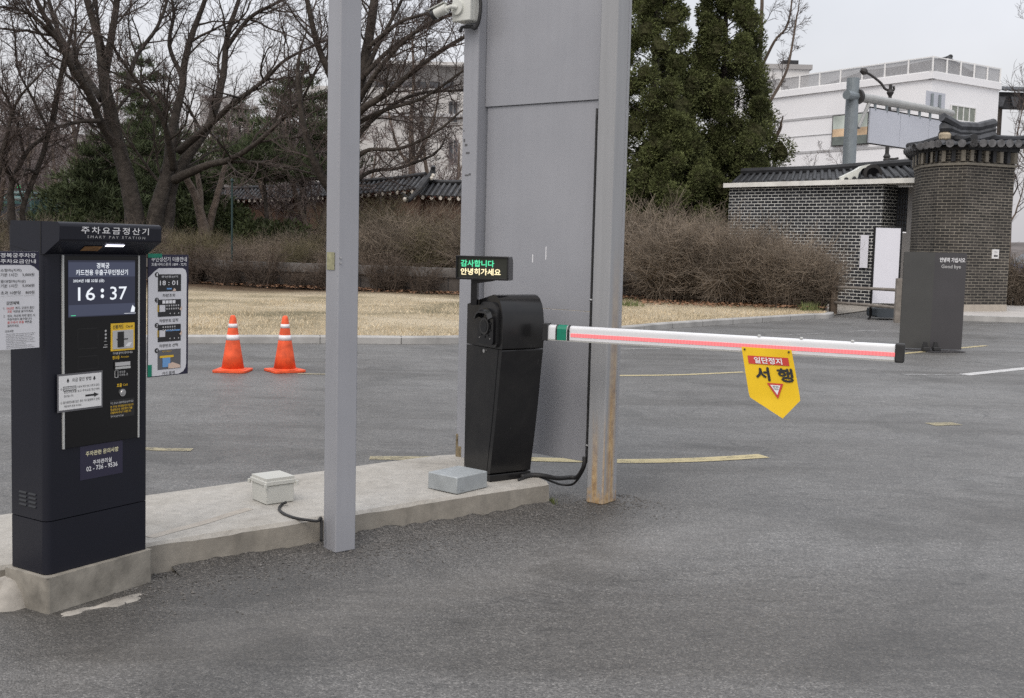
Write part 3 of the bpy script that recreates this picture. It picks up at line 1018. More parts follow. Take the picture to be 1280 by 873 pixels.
# receipt slot
mb = MB()
write(mb, '영수증', .316, .352, .861, .876, 'print_yellow', -.0075)
write(mb, 'Receipt', .360, .400, .864, .873, 'print_yellow', -.0075, 0)
write(mb, '영수증', .352, .382, .800, .810, 'print_grey', -.0075)
write(mb, '나오는 곳', .352, .396, .788, .798, 'print_grey', -.0075)
mb.build('receipt_lettering', panel)
mb = MB()
mb.box(.325, .406, -.011, -.006, .818, .850, 'black_plastic')
mb.box(.327, .404, -.0145, -.011, .819, .829, 'trim_silver')
mb.box(.327, .404, -.0125, -.011, .832, .848, 'print_grey')
mb.build('receipt_slot', panel)
mb = MB()
for (a, b, c, d) in ((.328, .346, .782, .784), (.328, .346, .812, .814), (.328, .330, .782, .814), (.344, .346, .782, .814)):
    mb.box(a, b, -.0075, -.006, c, d, 'print_grey')
mb.build('receipt_symbol', panel)
mb = MB()
write(mb, '호출', .338, .364, .741, .757, 'print_yellow', -.0075)
write(mb, 'Call', .370, .394, .744, .753, 'print_yellow', -.0075, 0)
mb.build('call_lettering', panel)
mb = MB()
mb.cyl((.366, -.006, .716), (.366, -.012, .716), .016, 'steel', 24)
mb.cyl((.366, -.012, .716), (.366, -.0145, .716), .011, 'steel', 24, .009)
mb.build('call_button', panel)
mb = MB()
plate(mb, .302, .430, .610, .688, -.006, 'black_plastic', .0015)
write(mb, '카드 분실시 호출버튼을 눌러주세요', .306, .424, .670, .679, 'print_grey', -.008, .01)
for i, s in enumerate(('본 기기는 카드전용 정산기입니다', '현금정산은 사전정산기를', '이용하여 주시기 바랍니다')):
    write(mb, s, .306, .424 - i * .006, .654 - i * .013, .664 - i * .013, 'print_yellow', -.008, .01)
write(mb, '주차관리실', .306, .372, .614, .622, 'print_grey', -.008, .01)
mb.build('notice_sticker', panel)
# contact sticker on the body
mb = MB()
plate(mb, .160, .374, .366, .508, 0, 'plum_sticker', .001)
write(mb, '주차관련 문의사항', .187, .351, .464, .484, 'print_cream', -.002)
write(mb, '주차관리실', .222, .316, .424, .443, 'print_white', -.002)
write(mb, '02 - 736 - 9536', .190, .346, .400, .419, 'print_white', -.002)
mb.build('contact_sticker', pay)
# square recess outlines in the blank part of the panel
mb = MB()
for (u0, u1, z0, z1) in ((.145, .245, .915, 1.0), (.145, .245, .83, .885)):
    for (a, b, c, d) in ((u0, u1, z0, z0 + .002), (u0, u1, z1 - .002, z1), (u0, u0 + .002, z0, z1), (u1 - .002, u1, z0, z1)):
        mb.box(a, b, -.0066, -.006, c, d, 'black_plastic')
mb.build('cover_outline', panel)

def on_pay(name, label, cat, z=0):
    o = thing(name, label, cat, (PX, PY, PZ), PA)
    o.rotation_euler = PAY_ROT
    return o
# paper notice taped on the front
nt_ = on_pay('paper_notice', 'laminated white paper notice with black arrow taped to the pay station front', 'notice')
mb = MB()
plate(mb, .046, .264, .664, .820, -.0095, 'laminate_edge', .001)
plate(mb, .053, .257, .672, .812, -.0105, 'paper', .001)
mb.build('sheet', nt_)
mb = MB(); Y = -.0122
write(mb, '요금 할인 방법', .115, .206, .785, .801, 'print_black', Y, .005)
for u in (.095, .222):
    poly(mb, [(u - .007, .788), (u, .802), (u + .007, .788), (u + .002, .790), (u + .004, .784), (u - .004, .784), (u - .002, .790)], Y, 'print_black')
write(mb, '①', .060, .069, .754, .763, 'print_black', Y, 0)
write(mb, '사전무인정산', .076, .130, .753, .764, 'print_black', Y, 0)
write(mb, '기에서 차량 번호 조회 후 할인', .138, .246, .757, .767, 'print_black', Y, 0)
write(mb, '할인권번호를 넣고 주차요금 정산하면', .076, .246, .740, .750, 'print_black', Y, 0)
write(mb, '할인됩니다.', .076, .122, .724, .733, 'print_black', Y, 0)
write(mb, '② 할인증명서를 받은 경우 카드결제하기 전에', .060, .246, .697, .708, 'print_black', Y, 0)
write(mb, '직원에게 말씀 주세요.', .076, .160, .682, .691, 'print_black', Y, 0)
for (a, b, c, d) in ((.073, .134, .750, .752), (.073, .134, .766, .768), (.073, .075, .750, .768), (.132, .134, .750, .768)):
    mb.box(a, b, Y, Y + .0005, c, d, 'print_black')
poly(mb, [(.178, .718), (.220, .718), (.220, .712), (.244, .722), (.220, .732), (.220, .726), (.178, .726)], Y, 'print_black')
mb.build('lettering', nt_)

# tariff board on the left flank, standing out past the edge
tb = on_pay('tariff_board', 'white price board with navy heading fixed on the pay station left flank', 'sign')
TY = -.004
mb = MB()
bu0, bu1, bz0, bz1 = -.292, -.030, .935, 1.314
mb.box(bu0, bu1, TY, TY + .006, bz0, bz1, 'board_white')
mb.build('board', tb)
mb = MB()
Y = TY - .0008
poly(mb, [(bu0, 1.262), (-.068, 1.262), (-.052, 1.255), (bu1, 1.238), (bu1, bz1), (bu0, bz1)], Y, 'print_navy')
mb.build('heading', tb)
mb = MB(); Y = TY - .0018
bx_ = lambda px: -.182 + px * .00344
bz_ = lambda y: 1.307 - (y - 317) * .00317
def tb_(s, x0, x1, y0, y1, mat='print_black', bold=.004):
    write(mb, s, bx_(x0), bx_(x1), bz_(y1), bz_(y0), mat, Y, bold)
tb_('경복궁주차장', -4, 40, 317, 322.4, 'print_white', .012)
tb_('주차요금안내', -4, 40, 324.4, 329.4, 'print_white', .012)
for s, x0, x1, yc in (('소형차(지하)', -4, 22, 338), ('기본 1시간', -4, 17, 343.2), ('3,000원', 23, 38, 343.2), ('중대형차(지상)', -4, 27, 351.5), ('기본 1시간', -4, 17, 356.6),
                      ('5,000원', 23, 38, 356.6), ('초과 10분당', -4, 21, 365), ('800원', 27, 38, 365)):
    tb_(s, x0, x1, yc - 2, yc + 2.2)
tb_('30분 이내 무료, 정기주차 이용시 별도', -4, 38, 368.4, 369.6, 'print_grey', 0)
tb_('감면혜택', 3, 18.5, 375.6, 379.8, bold=.012)
tb_('1.', -.5, 1.2, 382.6, 385.4); tb_('50%감면', 3, 12, 382.4, 385.6, 'print_red'); tb_('복지, 유공자 할인', 14, 37.5, 382.2, 385.6)
tb_('호출', 4, 9.5, 386.4, 389.4, 'print_red'); tb_('버튼을 눌러주세요.', 11.5, 36.5, 386.4, 389.6)
tb_('2.', -.5, 1.2, 392, 394.8); tb_('경차, 저공해 차량 할인 시', 4, 38.5, 391.8, 395.2)
tb_('자동적용이 불가합니다.', 4, 35, 396, 399); tb_('출구에서 호출', 4, 24.5, 399.8, 403, 'print_red'); tb_('버튼을', 26, 34.5, 399.8, 403)
tb_('눌러주세요.', 4, 18.5, 404, 407)
tb_('유의사항', 1, 11.5, 410.4, 413.4)
for i in range(9):
    tb_('무료차량 및 감면대상 차량은 증빙서류를 제시하여 주시기 바랍니다', 2, 39 - (i * 7 % 5) * (1 if i != 6 else 6), 415 + i * 2.1, 416.3 + i * 2.1, 'print_black', 0)
mb.build('lettering', tb)

# instruction board on the right flank
ib = on_pay('instruction_board', 'tall white board with four step pictures taped on the pay station right flank', 'sign')
IY = .004
a0, a1, b0, b1 = .512, .738, .766, 1.306
mb = MB()
mb.box(a0, a1, IY, IY + .005, b0, b1, 'print_navy')
mb.build('board', ib)
mb = MB(); Y = IY - .0008
poly(mb, [(a0, b0 + .004), (a1 - .055, b0 + .004), (a1 - .030, b0 + .012), (a1 - .014, b0 + .03), (a1 - .011, b0 + .05), (a1 - .011, 1.219), (a1 - .018, 1.238), (a1 - .034, 1.246), (.568, 1.246), (.545, 1.232), (a0, 1.205)], Y, 'board_white')
mb.build('face', ib)
mb = MB(); Y = IY - .0018
write(mb, '무인정산기 이용안내', .528, .726, 1.275, 1.296, 'print_white', Y, .012)
write(mb, '호출서비스문의 1899 - 7275', .528, .724, 1.256, 1.270, 'print_white', Y, .006)
caps = ['차량조회', '차량번호 입력', '차량번호 선택', '카드결제']
for i in range(4):
    zt = 1.219 - i * .1117
    zb = zt - (.076 if i < 3 else .088)
    poly(mb, [(.564, zb), (.694, zb), (.694, zt), (.564, zt)], Y, 'print_black' if i < 3 else 'laminate_edge')
    poly(mb, disc(.558, zt - .001, .011, 16), Y - .0006, 'print_black')
    write(mb, str(i + 1), .5555, .5615, zt - .007, zt + .005, 'print_white', Y - .0014)
    wd = .07 if i in (0, 3) else .105
    write(mb, caps[i], .625 - wd / 2, .625 + wd / 2, zb - .025, zb - .0105, 'print_black', Y, .005)
    y2 = Y - .0012
    if i == 0:
        write(mb, '18 : 01', .574, .674, zb + .028, zb + .048, 'print_white', y2)
        write(mb, '무인정산기', .582, .674, zt - .016, zt - .006, 'print_white', y2, 0)
        poly(mb, [(.644, zb + .002), (.654, zb + .014), (.662, zb + .010), (.664, zb)], y2, 'print_skin')
        poly(mb, [(.612, zb + .009), (.64, zb + .009), (.64, zb + .015), (.612, zb + .015)], y2, 'print_blue')
    elif i in (1, 2):
        for k in range(4):
            if i == 1:
                poly(mb, [(.588 + k * .019, zt - .018), (.604 + k * .019, zt - .018), (.604 + k * .019, zt - .004), (.588 + k * .019, zt - .004)], y2, 'print_white')
        poly(mb, [(.572, zb + .022), (.604, zb + .022), (.604, zb + .052), (.572, zb + .052)], y2, 'board_white')
        poly(mb, [(.562, zb + .022), (.566, zb + .022), (.566, zb + .052), (.562, zb + .052)], y2, 'print_yellow')
        for k in range(6):
            for j in range(2):
                zz = zb + (.045 if i == 1 else .062) - j * .014
                poly(mb, [(.610 + k * .013 - (.02 if i == 2 else 0), zz), (.617 + k * .013 - (.02 if i == 2 else 0), zz), (.617 + k * .013 - (.02 if i == 2 else 0), zz + .007), (.610 + k * .013 - (.02 if i == 2 else 0), zz + .007)], y2, 'print_grey')
        if i == 2:
            poly(mb, [(.610, zb + .046), (.688, zb + .046), (.688, zb + .052), (.610, zb + .052)], y2, 'print_blue')
        for k in range(3):
            poly(mb, disc(.632 + k * .024, zb + .013, .0035, 8), y2, 'print_grey')
        poly(mb, [(.684, zb + .03), (.698, zb + .045), (.700, zb + .035), (.695, zb + .024)], y2 - .0005, 'print_skin')
    else:
        poly(mb, [(.590, zb + .010), (.634, zb + .010), (.634, zb + .054), (.590, zb + .054)], y2, 'print_blue')
        poly(mb, [(.574, zb + .052), (.652, zb + .052), (.652, zb + .062), (.574, zb + .062)], y2 - .0004, 'print_yellow')
        write(mb, '카드 투입구', .588, .640, zt - .012, zt - .004, 'print_yellow', y2, 0)
        poly(mb, [(.622, zb + .002), (.622, zb + .024), (.636, zb + .026), (.646, zb + .03), (.690, zb + .014), (.690, zb + .002)], y2 - .0008, 'print_skin')
mb.build('lettering', ib)
mb = MB()
mb.box(.508, .530, IY - .004, IY - .003, .770, .822, 'green_tape')
mb.build('tape', ib)
mb = MB()
mb.box(.508, .584, IY - .004, IY - .003, 1.292, 1.310, 'green_tape')
mb.build('tape', ib)

# ================================================================== SHELTER STEELWORK
# lone post
q = G(419, 692)
post = thing('steel_post', 'slim square grey painted post standing in the road beside the island', 'post', (q.x, q.y, 0), R(40))
mb = MB()
mb.box(0, .116, 0, .116, 0, 4.6, 'grey_paint')
mb.build('shaft', post, bevel=.006)
mb = MB()
zz = 1.42
mb.box(-.004, -.002, .03, .100, zz - .03, zz + .055, 'chipped_primer')
mb.build('chipped_patch', post)
mb = MB()
for dz in (0.005, .03):
    mb.cyl((.012, -.001, zz + dz), (.012, -.006, zz + dz), .005, 'steel', 8)
mb.build('bolts', post)

# gate wall: two columns and sheet panels between
o = Vector((.465, 6.608, 0))
GA = R(143)
gw = thing('gate_wall', 'grey sheet steel wall panel between two columns behind the barrier', 'wall panel', (o.x, o.y, 0), GA)
# local x along the wall to the left, local y towards the viewer
def fcol(x0, x1, z0, mat):
    mb = MB()
    y0, y1 = -.155, 0.0
    mb.box(x0, x1, y0, y1, z0, 4.6, mat)
    return mb
c1 = fcol(-.119, -.001, 0, 'rusting_paint')
c1 = c1.build('column', gw, bevel=.008)
mb = MB()
mb.box(-.122, -.1185, -.128, -.122, .02, 4.6, 'grey_paint')
mb.build('folded_edge', c1)
c2 = fcol(.90, 1.02, IZ - .02, 'grey_paint').build('column', gw, bevel=.008)
mb = MB()
mb.box(.975, 1.0205, -.001, .0015, IZ, IZ + .07, 'foot_rust')
mb.box(1.002, 1.0205, -.001, .002, IZ + .07, IZ + .15, 'foot_rust')
for (x, z, w, h) in ((1.0, 2.18, .012, .02), (.985, 2.15, .02, .014), (.97, 2.10, .03, .012), (1.005, 2.24, .008, .01), (.975, 1.96, .03, .01), (.95, 1.965, .015, .012)):
    mb.box(x - w / 2, x + w / 2, -.001, .0012, z - h / 2, z + h / 2, 'paint_chip')
mb.build('worn_patches', c2)
py = -.088
mb = MB(); mb.box(.002, .898, py - .03, py + .012, 2.392, 4.6, 'grey_paint'); mb.build('upper_sheet', gw, bevel=.003)
mb = MB(); mb.box(.012, .885, py - .03, py, 1.139, 2.390, 'grey_paint'); mb.build('middle_sheet', gw, bevel=.002)
mb = MB(); mb.box(.012, .885, py - .03, py, .224, 1.136, 'grey_paint'); mb.build('lower_sheet', gw, bevel=.002)
mb = MB()
for (x, z, h) in ((.50, 1.42, .05), (.40, 1.44, .08)):
    mb.box(x, x + .006, py, py + .001, z, z + h, 'print_white')
mb.build('paint_drips', gw)

# black cable down beside the right column, then along to the barrier
gwM = Matrix.Translation((o.x, o.y, 0)) @ Matrix.Rotation(GA, 4, 'Z')
def gl(x, y, z):
    return gwM @ Vector((x, y, z))
mb = MB()
pts = [gl(.052, -.075, z) for z in (2.34, 1.8, 1.2, .7, .32)] + [gl(.06, -.07, .2), Vector(G(718, 604, .07)), Vector(G(703, 606, .05)), Vector(G(690, 602, .08)), Vector(G(677, 597, .13)), Vector(G(660, 596, .15)), Vector(G(648, 600, .15))]
mb.tube(smooth(pts, 6), .0075, 8, 'black_rubber')
cab_ = mb.build('cable', smooth=True)
tag(cab_, 'black cable down the panel edge looping under to the barrier foot', 'cable')
mb = MB()
pts = [gl(.057, -.062, .26), gl(.058, -.055, .20), Vector(G(722, 596, .12)), Vector(G(712, 597, .11)), Vector(G(696, 598, .12)), Vector(G(680, 595, .15)), Vector(G(664, 594, .155)), Vector(G(652, 596, .155))]
mb.tube(smooth(pts, 6), .014, 10, 'black_rubber')
tag(mb.build('conduit', smooth=True), 'thick black corrugated conduit from barrier foot to the panel edge', 'conduit')
q = gl(.052, -.075, 1.21)
mb = MB()
mb.lathe([(.012, -.006), (.014, 0), (.012, .006)], 'steel', 10, q)
mb.build('clip', cab_)
mb = MB()
q2 = gl(.052, -.075, .33)
mb.lathe([(.012, -.006), (.014, 0), (.012, .006)], 'steel', 10, q2)
mb.build('clip', cab_)

# camera and its box up on the left column
bx = thing('junction_box', 'pale grey cable box high on the left column holding the camera', 'junction box', gl(.96, .002, 2.905), GA)
mb = MB(); mb.box(-.07, .07, 0, .075, 0, .22, 'cctv_white'); mb.build('casing', bx, bevel=.006)
mb = MB(); mb.box(-.073, .073, .076, .105, -.003, .223, 'cctv_white'); mb.build('lid', bx, bevel=.006)
cam_ = thing('security_camera', 'white bullet security camera on a bracket, aimed down left', 'security camera', gl(.985, .108, 2.985), GA)
mb = MB()
mb.cyl((0, -.003, .0), (0, .014, .0), .045, 'cctv_white', 20)
mb.tube([(0, .012, 0), (.02, .05, .0), (.045, .06, -.012)], [.014, .013, .012], 10, 'cctv_white')
mb.build('bracket', cam_, smooth=False)
d_ = Vector((.93, .18, -.36)).normalized()
s0 = Vector((.04, .06, -.008))
mb = MB()
mb.cyl(s0, s0 + d_ * .085, .030, 'cctv_white', 18)
mb.build('body', cam_, bevel=.003)
mb = MB()
mb.cyl(s0 + d_ * .086, s0 + d_ * .108, .033, 'black_plastic', 18)
mb.build('lens_ring', cam_, bevel=.002)
mb = MB()
s = Vector((0, 0, 1)); s = (s - d_ * s.dot(d_)).normalized()
t_ = d_.cross(s)
mb.obox(s0 + d_ * .055 + s * .034, d_ * .06, t_ * .028, s * .003, 'cctv_white')
mb.build('sunshield', cam_, bevel=.002)
mb = MB()
loop = []
for i in range(22):
    a = R(100 - 215 * i / 21)
    loop.append(gl(.925 - .045 * math.cos(a) - .03, .05, 2.99 + .13 * math.sin(a)))
mb.tube(loop + [gl(.955, .05, 2.875), gl(.985, .06, 2.875), gl(1.0, .07, 2.845)], .011, 8, 'black_rubber')
tag(mb.build('cable', smooth=True), 'thick black cable looped round the camera box on the column', 'cable')

# ================================================================== BARRIER
TH = R(33)
q = G(580, 590, .145)
BZ = IZ
bar = thing('barrier_gate', 'black curved barrier cabinet with built in camera on the concrete island', 'barrier gate', (q.x, q.y, BZ), TH - math.pi / 2)
barM = Matrix.Translation((q.x, q.y, BZ)) @ Matrix.Rotation(TH - math.pi / 2, 4, 'Z')
BW = .285
fr_ = [(.295, 0), (.296, .045), (.315, .165), (.338, .30), (.356, .43), (.372, .56), (.386, .69), (.398, .785)]
mb = MB()
mb.prism([(0, 0, .0), (.300, 0, 0), (.300, 0, .04), (0, 0, .04)], (0, BW, 0), 'black_steel')
mb.build('foot', bar, bevel=.003)
mb = MB()
prof = [(0, .043)] + [(x, z) for x, z in fr_ if z > .04] + [(0, .785)]
mb.prism([(x, 0, z) for x, z in prof], (0, BW, 0), 'black_steel')
body = mb.build('body', bar, bevel=.006)
mb = MB()
prof = [(0, .789), (.399, .789), (.404, .86), (.402, .93), (.392, 1.0), (.377, 1.045), (.352, 1.078), (.325, 1.094), (.295, 1.099), (.15, 1.065), (0, 1.028)]
mb.prism([(x, 0, z) for x, z in prof], (0, BW, 0), 'black_steel')
head = mb.build('head', bar, bevel=.006)
mb = MB()
for (a, b) in zip(fr_[1:], fr_[2:]):
    mb.quad((a[0] - .045, -.002, a[1]), (a[0] - .036, -.002, a[1]), (b[0] - .036, -.002, b[1]), (b[0] - .045, -.002, b[1]), 'black_gloss')
mb.build('door_seam', body)
mb = MB()
mb.cyl((.21, .001, .765), (.21, -.008, .765), .011, 'steel', 16)
mb.build('lock', body)
mb = MB()
mb.box(.165, .168, -.0015, .001, .735, .78, 'black_plastic')
mb.build('key_guard', body)
# camera unit set into the side of the head
cu = MB()
cu.prism([(u, -.014, z) for u, z in roundrect(.15, .362, .795, 1.055, (.03, .03, .07, .07))], (0, .03, 0), 'black_plastic')
camu = cu.build('camera_unit', bar, bevel=.006)
mb = MB()
mb.prism([(u, -.030, z) for u, z in roundrect(.172, .345, .81, 1.02, (.025, .025, .08, .08))], (0, .017, 0), 'black_gloss')
mb.build('camera_face', camu, bevel=.004)
mb = MB()
mb.cyl((.258, -.030, .915), (.258, -.040, .915), .050, 'black_plastic', 28)
mb.cyl((.258, -.040, .915), (.258, -.042, .915), .036, 'lens_glass', 28)
mb.build('lens', camu)
mb = MB()
for i in range(10):
    a = 2 * math.pi * i / 10 + .3
    mb.cyl((.258 + .063 * math.cos(a), -.0305, .915 + .063 * math.sin(a)), (.258 + .063 * math.cos(a), -.034, .915 + .063 * math.sin(a)), .006, 'lens_glass', 10)
for u in (.20, .315):
    mb.cyl((u, -.0305, .845), (u, -.033, .845), .004, 'steel', 8)
mb.build('infrared_diodes', camu)
mb = MB()
ring = []
pr = [(.180, .972), (.196, 1.000), (.222, 1.012), (.292, 1.012), (.318, 1.000), (.336, .972)]
inn = [(u * .94 + .258 * .06, z - .009) for u, z in pr]
n = len(pr)
f0 = [(u, -.031, z) for u, z in pr]; f1 = [(u, -.060, z - .012) for u, z in pr]
g0 = [(u, -.031, z) for u, z in inn]; g1 = [(u, -.060, z - .012) for u, z in inn]
mb.add(f0 + f1 + g0 + g1, [(i, i + 1, n + i + 1, n + i) for i in range(n - 1)] + [(2 * n + i + 1, 2 * n + i, 3 * n + i, 3 * n + i + 1) for i in range(n - 1)] + [(n + i, n + i + 1, 3 * n + i + 1, 3 * n + i) for i in range(n - 1)] + [(0, n, 3 * n, 2 * n), (n - 1, 3 * n - 1, 4 * n - 1, 2 * n - 1)], 'black_plastic')
mb.build('camera_visor', camu)

# the arm
aL, aR = at(689, 415, 6.40), at(1120, 440.5, 5.70)
d_ = aR - aL
AL = d_.length
arm_z = aL.z
ARM_M = Matrix.Translation(aL) @ Matrix.Rotation(math.atan2(d_.y, d_.x), 4, 'Z') @ Matrix.Rotation(-math.asin(d_.z / AL), 4, 'Y')
mb = MB()
secs = [(-.018, -.041), (-.018, .020), (-.012, .034), (.010, .041), (.024, .034), (.024, -.041)]
mb.prism([(-.02, y, z) for y, z in secs], (AL + .02, 0, 0), 'arm_white')
beam = arm = mb.build('barrier_arm', bar, bevel=.002)
beam.matrix_local = barM.inverted() @ ARM_M
beam['label'] = 'lowered white barrier arm with glowing red light strip'
mb = MB()
mb.box(.125, AL, -.0205, -.0182, -.021, -.001, 'arm_led')
mb.build('light_strip', beam)
mb = MB()
mb.box(-.02, AL, -.0215, .020, -.047, -.0412, 'arm_underside')
mb.build('rubber_strip', beam)
mb = MB()
mb.box(-.045, -.012, -.03, .032, -.05, .048, 'black_plastic')
mb.build('arm_socket', arm, bevel=.003)
for (x0, x1, mt, nm) in ((.034, .043, 'black_plastic', 'black_band'), (.043, .098, 'green_tape', 'green_band'), (.104, .117, 'black_plastic', 'black_band')):
    mb = MB()
    mb.prism([(x0, y * 1.06 - (.0035 if y < 0 else 0), z * 1.05) for y, z in secs], (x1 - x0, 0, 0), mt)
    mb.build(nm, beam)
mb = MB()
mb.box(AL - .005, AL + .042, -.026, .032, -.052, .046, 'black_rubber')
mb.build('end_cap', arm, bevel=.008)
for x in (1.18, 1.40, 1.66):
    mb = MB()
    mb.box(x - .008, x + .008, -.006, .012, .0375, .050, 'trim_silver')
    mb.build('strap_knob', arm, bevel=.003)

# hanging flag
TLf, TRf = at(927, 433.5, 5.955), at(989.5, 437.5, 5.853)
RLf, TPf, LLf = at(1000.6, 500.8, 5.83), at(974.7, 523, 5.86), at(937.4, 496, 5.93)
nr = Vector((d_.y, -d_.x, 0)).normalized()
def flagp(u, v, off=0.0):
    """u across 0..1, v down 0..1 (1 = lower corners), beyond 1 towards the tip"""
    a = TLf.lerp(TRf, u)
    b = LLf.lerp(RLf, u)
    p = a.lerp(b, v)
    w = .004 * math.sin(3.2 * u + 2.5 * v) + .006 * v * math.cos(2.1 * u)
    return p + nr * (w + off + .006)
base_mid = LLf.lerp(RLf, .5)
tip_u = .5
TV = 1 + (TPf - base_mid).length / (LLf - TLf).length
fl = thing('warning_flag', 'yellow pointed caution flag hanging from the barrier arm', 'flag', TLf.lerp(TRf, .5))
flI = Matrix.Translation(-TLf.lerp(TRf, .5))
mb = MB()
NU, NVv = 12, 18
def fg(u, v, off):
    if v <= 1:
        return flagp(u, v, off)
    k = (v - 1) / (TV - 1)
    u2 = .5 + (u - .5) * (1 - k) + (.06 * k)
    e = flagp(u2, 1, off)
    return e + (TPf - base_mid) * k
grid = {}
vs = []
for s_, off in ((0, 0.0), (1, -.0025)):
    for j in range(NVv + 1):
        v = j / NVv * TV
        for i in range(NU + 1):
            vs.append(flI @ fg(i / NU, v, off))
fs = []
st = (NU + 1) * (NVv + 1)
for j in range(NVv):
    for i in range(NU):
        a = j * (NU + 1) + i
        fs.append((a, a + NU + 1, a + NU + 2, a + 1))
        fs.append((st + a, st + a + 1, st + a + NU + 2, st + a + NU + 1))
mb.add(vs, fs, 'flag_yellow')
cloth = mb.build('cloth', fl, smooth=True)
mb = MB()
ff = lambda off: (lambda u, v: flI @ fg(u, v, off))
def grid_patch(u0, u1, v0, v1, off, mat, n=6):
    f = ff(off)
    vs = [f(u0 + (u1 - u0) * i / n, v0 + (v1 - v0) * j / 2) for j in range(3) for i in range(n + 1)]
    mb.add(vs, [(j * (n + 1) + i, (j + 1) * (n + 1) + i, (j + 1) * (n + 1) + i + 1, j * (n + 1) + i + 1) for j in range(2) for i in range(n)], mat)
grid_patch(.10, .905, .165, .325, .003, 'print_red')
write(mb, '일단정지', .225, .77, .305, .185, 'print_white', fn=ff(.005), bold=.03)
write(mb, '서', .215, .475, .645, .385, 'print_black', fn=ff(.004), bold=.045)
write(mb, '행', .645, .935, .645, .385, 'print_black', fn=ff(.004), bold=.045)
f = ff(.004)
mb.add([f(.40, .69), f(.72, .69), f(.565, 1.0)], [(0, 2, 1)], 'print_red')
f = ff(.006)
mb.add([f(.462, .725), f(.658, .725), f(.565, .92)], [(0, 2, 1)], 'print_white')
write(mb, '양보', .505, .62, .775, .735, 'print_black', fn=ff(.008), bold=.01)
write(mb, 'YIELD', .515, .61, .815, .785, 'print_black', fn=ff(.008), bold=.0)
mb.build('print', fl)
mb = MB()
for u in (.06, .94):
    p = flI @ fg(u, .045, .003)
    mb.obox(p, (.004, 0, 0), (0, .004, 0), (0, 0, .004), 'print_black')
mb.build('eyelets', fl)

# LED display on its pole
ledc = at(604.5, 335, 6.55)
LA = R(-13)
led = thing('message_display', 'small black message display with green and cream glowing lettering above the barrier', 'display', (ledc.x, ledc.y, ledc.z), LA)
w2, h2 = .158, .070
mb = MB()
prof = [(-.02, -h2), (-.036, h2 - .012), (-.030, h2), (.055, h2), (.075, h2 - .02), (.085, -h2)]
mb.prism([(-w2, y, z) for y, z in [(-.02, -h2), (-.02, h2 - .006), (.055, h2 - .002), (.080, h2 - .03), (.085, -h2)]], (2 * w2, 0, 0), 'black_steel')
mb.build('housing', led, bevel=.008)
mb = MB()
mb.box(-w2, w2, -.045, -.0205, h2 - .014, h2 - .001, 'black_steel')
mb.box(-w2, w2, -.036, -.0205, -h2, -h2 + .012, 'black_steel')
mb.box(-w2, -w2 + .010, -.042, -.0205, -h2 + .012, h2 - .014, 'black_steel')
mb.box(w2 - .010, w2, -.042, -.0205, -h2 + .012, h2 - .014, 'black_steel')
mb.build('bezel', led, bevel=.002)
mb = MB()
mb.box(-w2 + .0105, w2 - .0105, -.0225, -.0205, -h2 + .0125, h2 - .0145, 'led_panel')
scr = mb.build('screen', led)
mb = MB()
write(mb, '감사합니다', -.131, .068, .006, .044, 'led_green', -.0235, .032)
write(mb, '안녕히가세요', -.131, .108, -.042, -.004, 'led_warm', -.0235, .032)
mb.build('lettering', scr)
mb = MB()
top = Vector((-.05, .03, -h2))
hp = -(ledc.z - BZ - 1.05)
mb.box(-.075, -.037, .0, .045, hp - .02, -h2 - .001, 'black_steel')
mb.prism([(-.037, .0, -h2 - .001), (.06, .0, -h2 - .001), (.06, .0, -h2 - .006), (-.037, .0, -h2 - .022)], (0, .04, 0), 'black_steel')
mb.build('pole', led, bevel=.002)

# ================================================================== BOXES ON THE ISLAND
def small_box(name, label, foot_px, left_px, right_px, hgt, lid, mat):
    c = G(*foot_px, IZ); l = G(*left_px, IZ); r = G(*right_px, IZ)
    a = math.atan2(r.y - c.y, r.x - c.x)
    w = (r - c).length
    d = (l - c).length
    o = thing(name, label, 'box', (c.x, c.y, IZ), a)
    if lid:
        mb = MB(); mb.box(0, w, 0, d, 0.002, hgt * .70, mat); mb.build('casing', o, bevel=.004)
        mb = MB(); mb.box(-.008, w + .008, -.008, d + .008, hgt * .71, hgt * .88, mat)
        mb.prism([(-.002, -.002, hgt * .88), (w + .002, -.002, hgt * .88), (w + .002, d + .002, hgt * .88), (-.002, d + .002, hgt * .88)], (0, 0, hgt * .1), mat)
        ld = mb.build('lid', o, bevel=.004)
        for (x, y) in ((-.010, -.010), (w + .010, -.010), (-.010, d + .010)):
            mb = MB(); mb.cyl((x, y, hgt * .64), (x, y, hgt * .80), .009, mat, 10); mb.build('lid_screw', ld)
    else:
        mb = MB(); mb.box(0, w, 0, d, .002, hgt, mat); mb.build('casing', o, bevel=.006)
        mb = MB(); mb.box(.03, .06, -.001, -.003, .02, .035, mat); mb.build('knockout', o)
    return o, w, d
small_box('junction_box', 'cream plastic junction box with overhanging lid on the island', (333, 632), (304, 626.5), (367.5, 627), .142, True, 'lid_box_plastic')
small_box('metal_box', 'plain grey galvanised box at the foot of the barrier cabinet', (571, 619), (535, 611), (609, 610), .098, False, 'galvanised')
mb = MB()
pts = [Vector(G(x, y, z)) for x, y, z in ((358, 628, IZ + .02), (352, 631, IZ + .008), (349, 637, IZ + .007), (356, 643, IZ + .007), (370, 648, IZ + .007), (386, 650.5, IZ + .007), (397, 651.5, IZ + .012))]
e = G(404, 690)
pts += [Vector((e.x - .015, e.y + .02, IZ + .02)), Vector((e.x - .012, e.y + .01, .05))]
mb.tube(smooth(pts, 6), .0075, 8, 'black_rubber')
tag(mb.build('cable', smooth=True), 'thin black cable from the cream junction box to the grey post', 'cable')

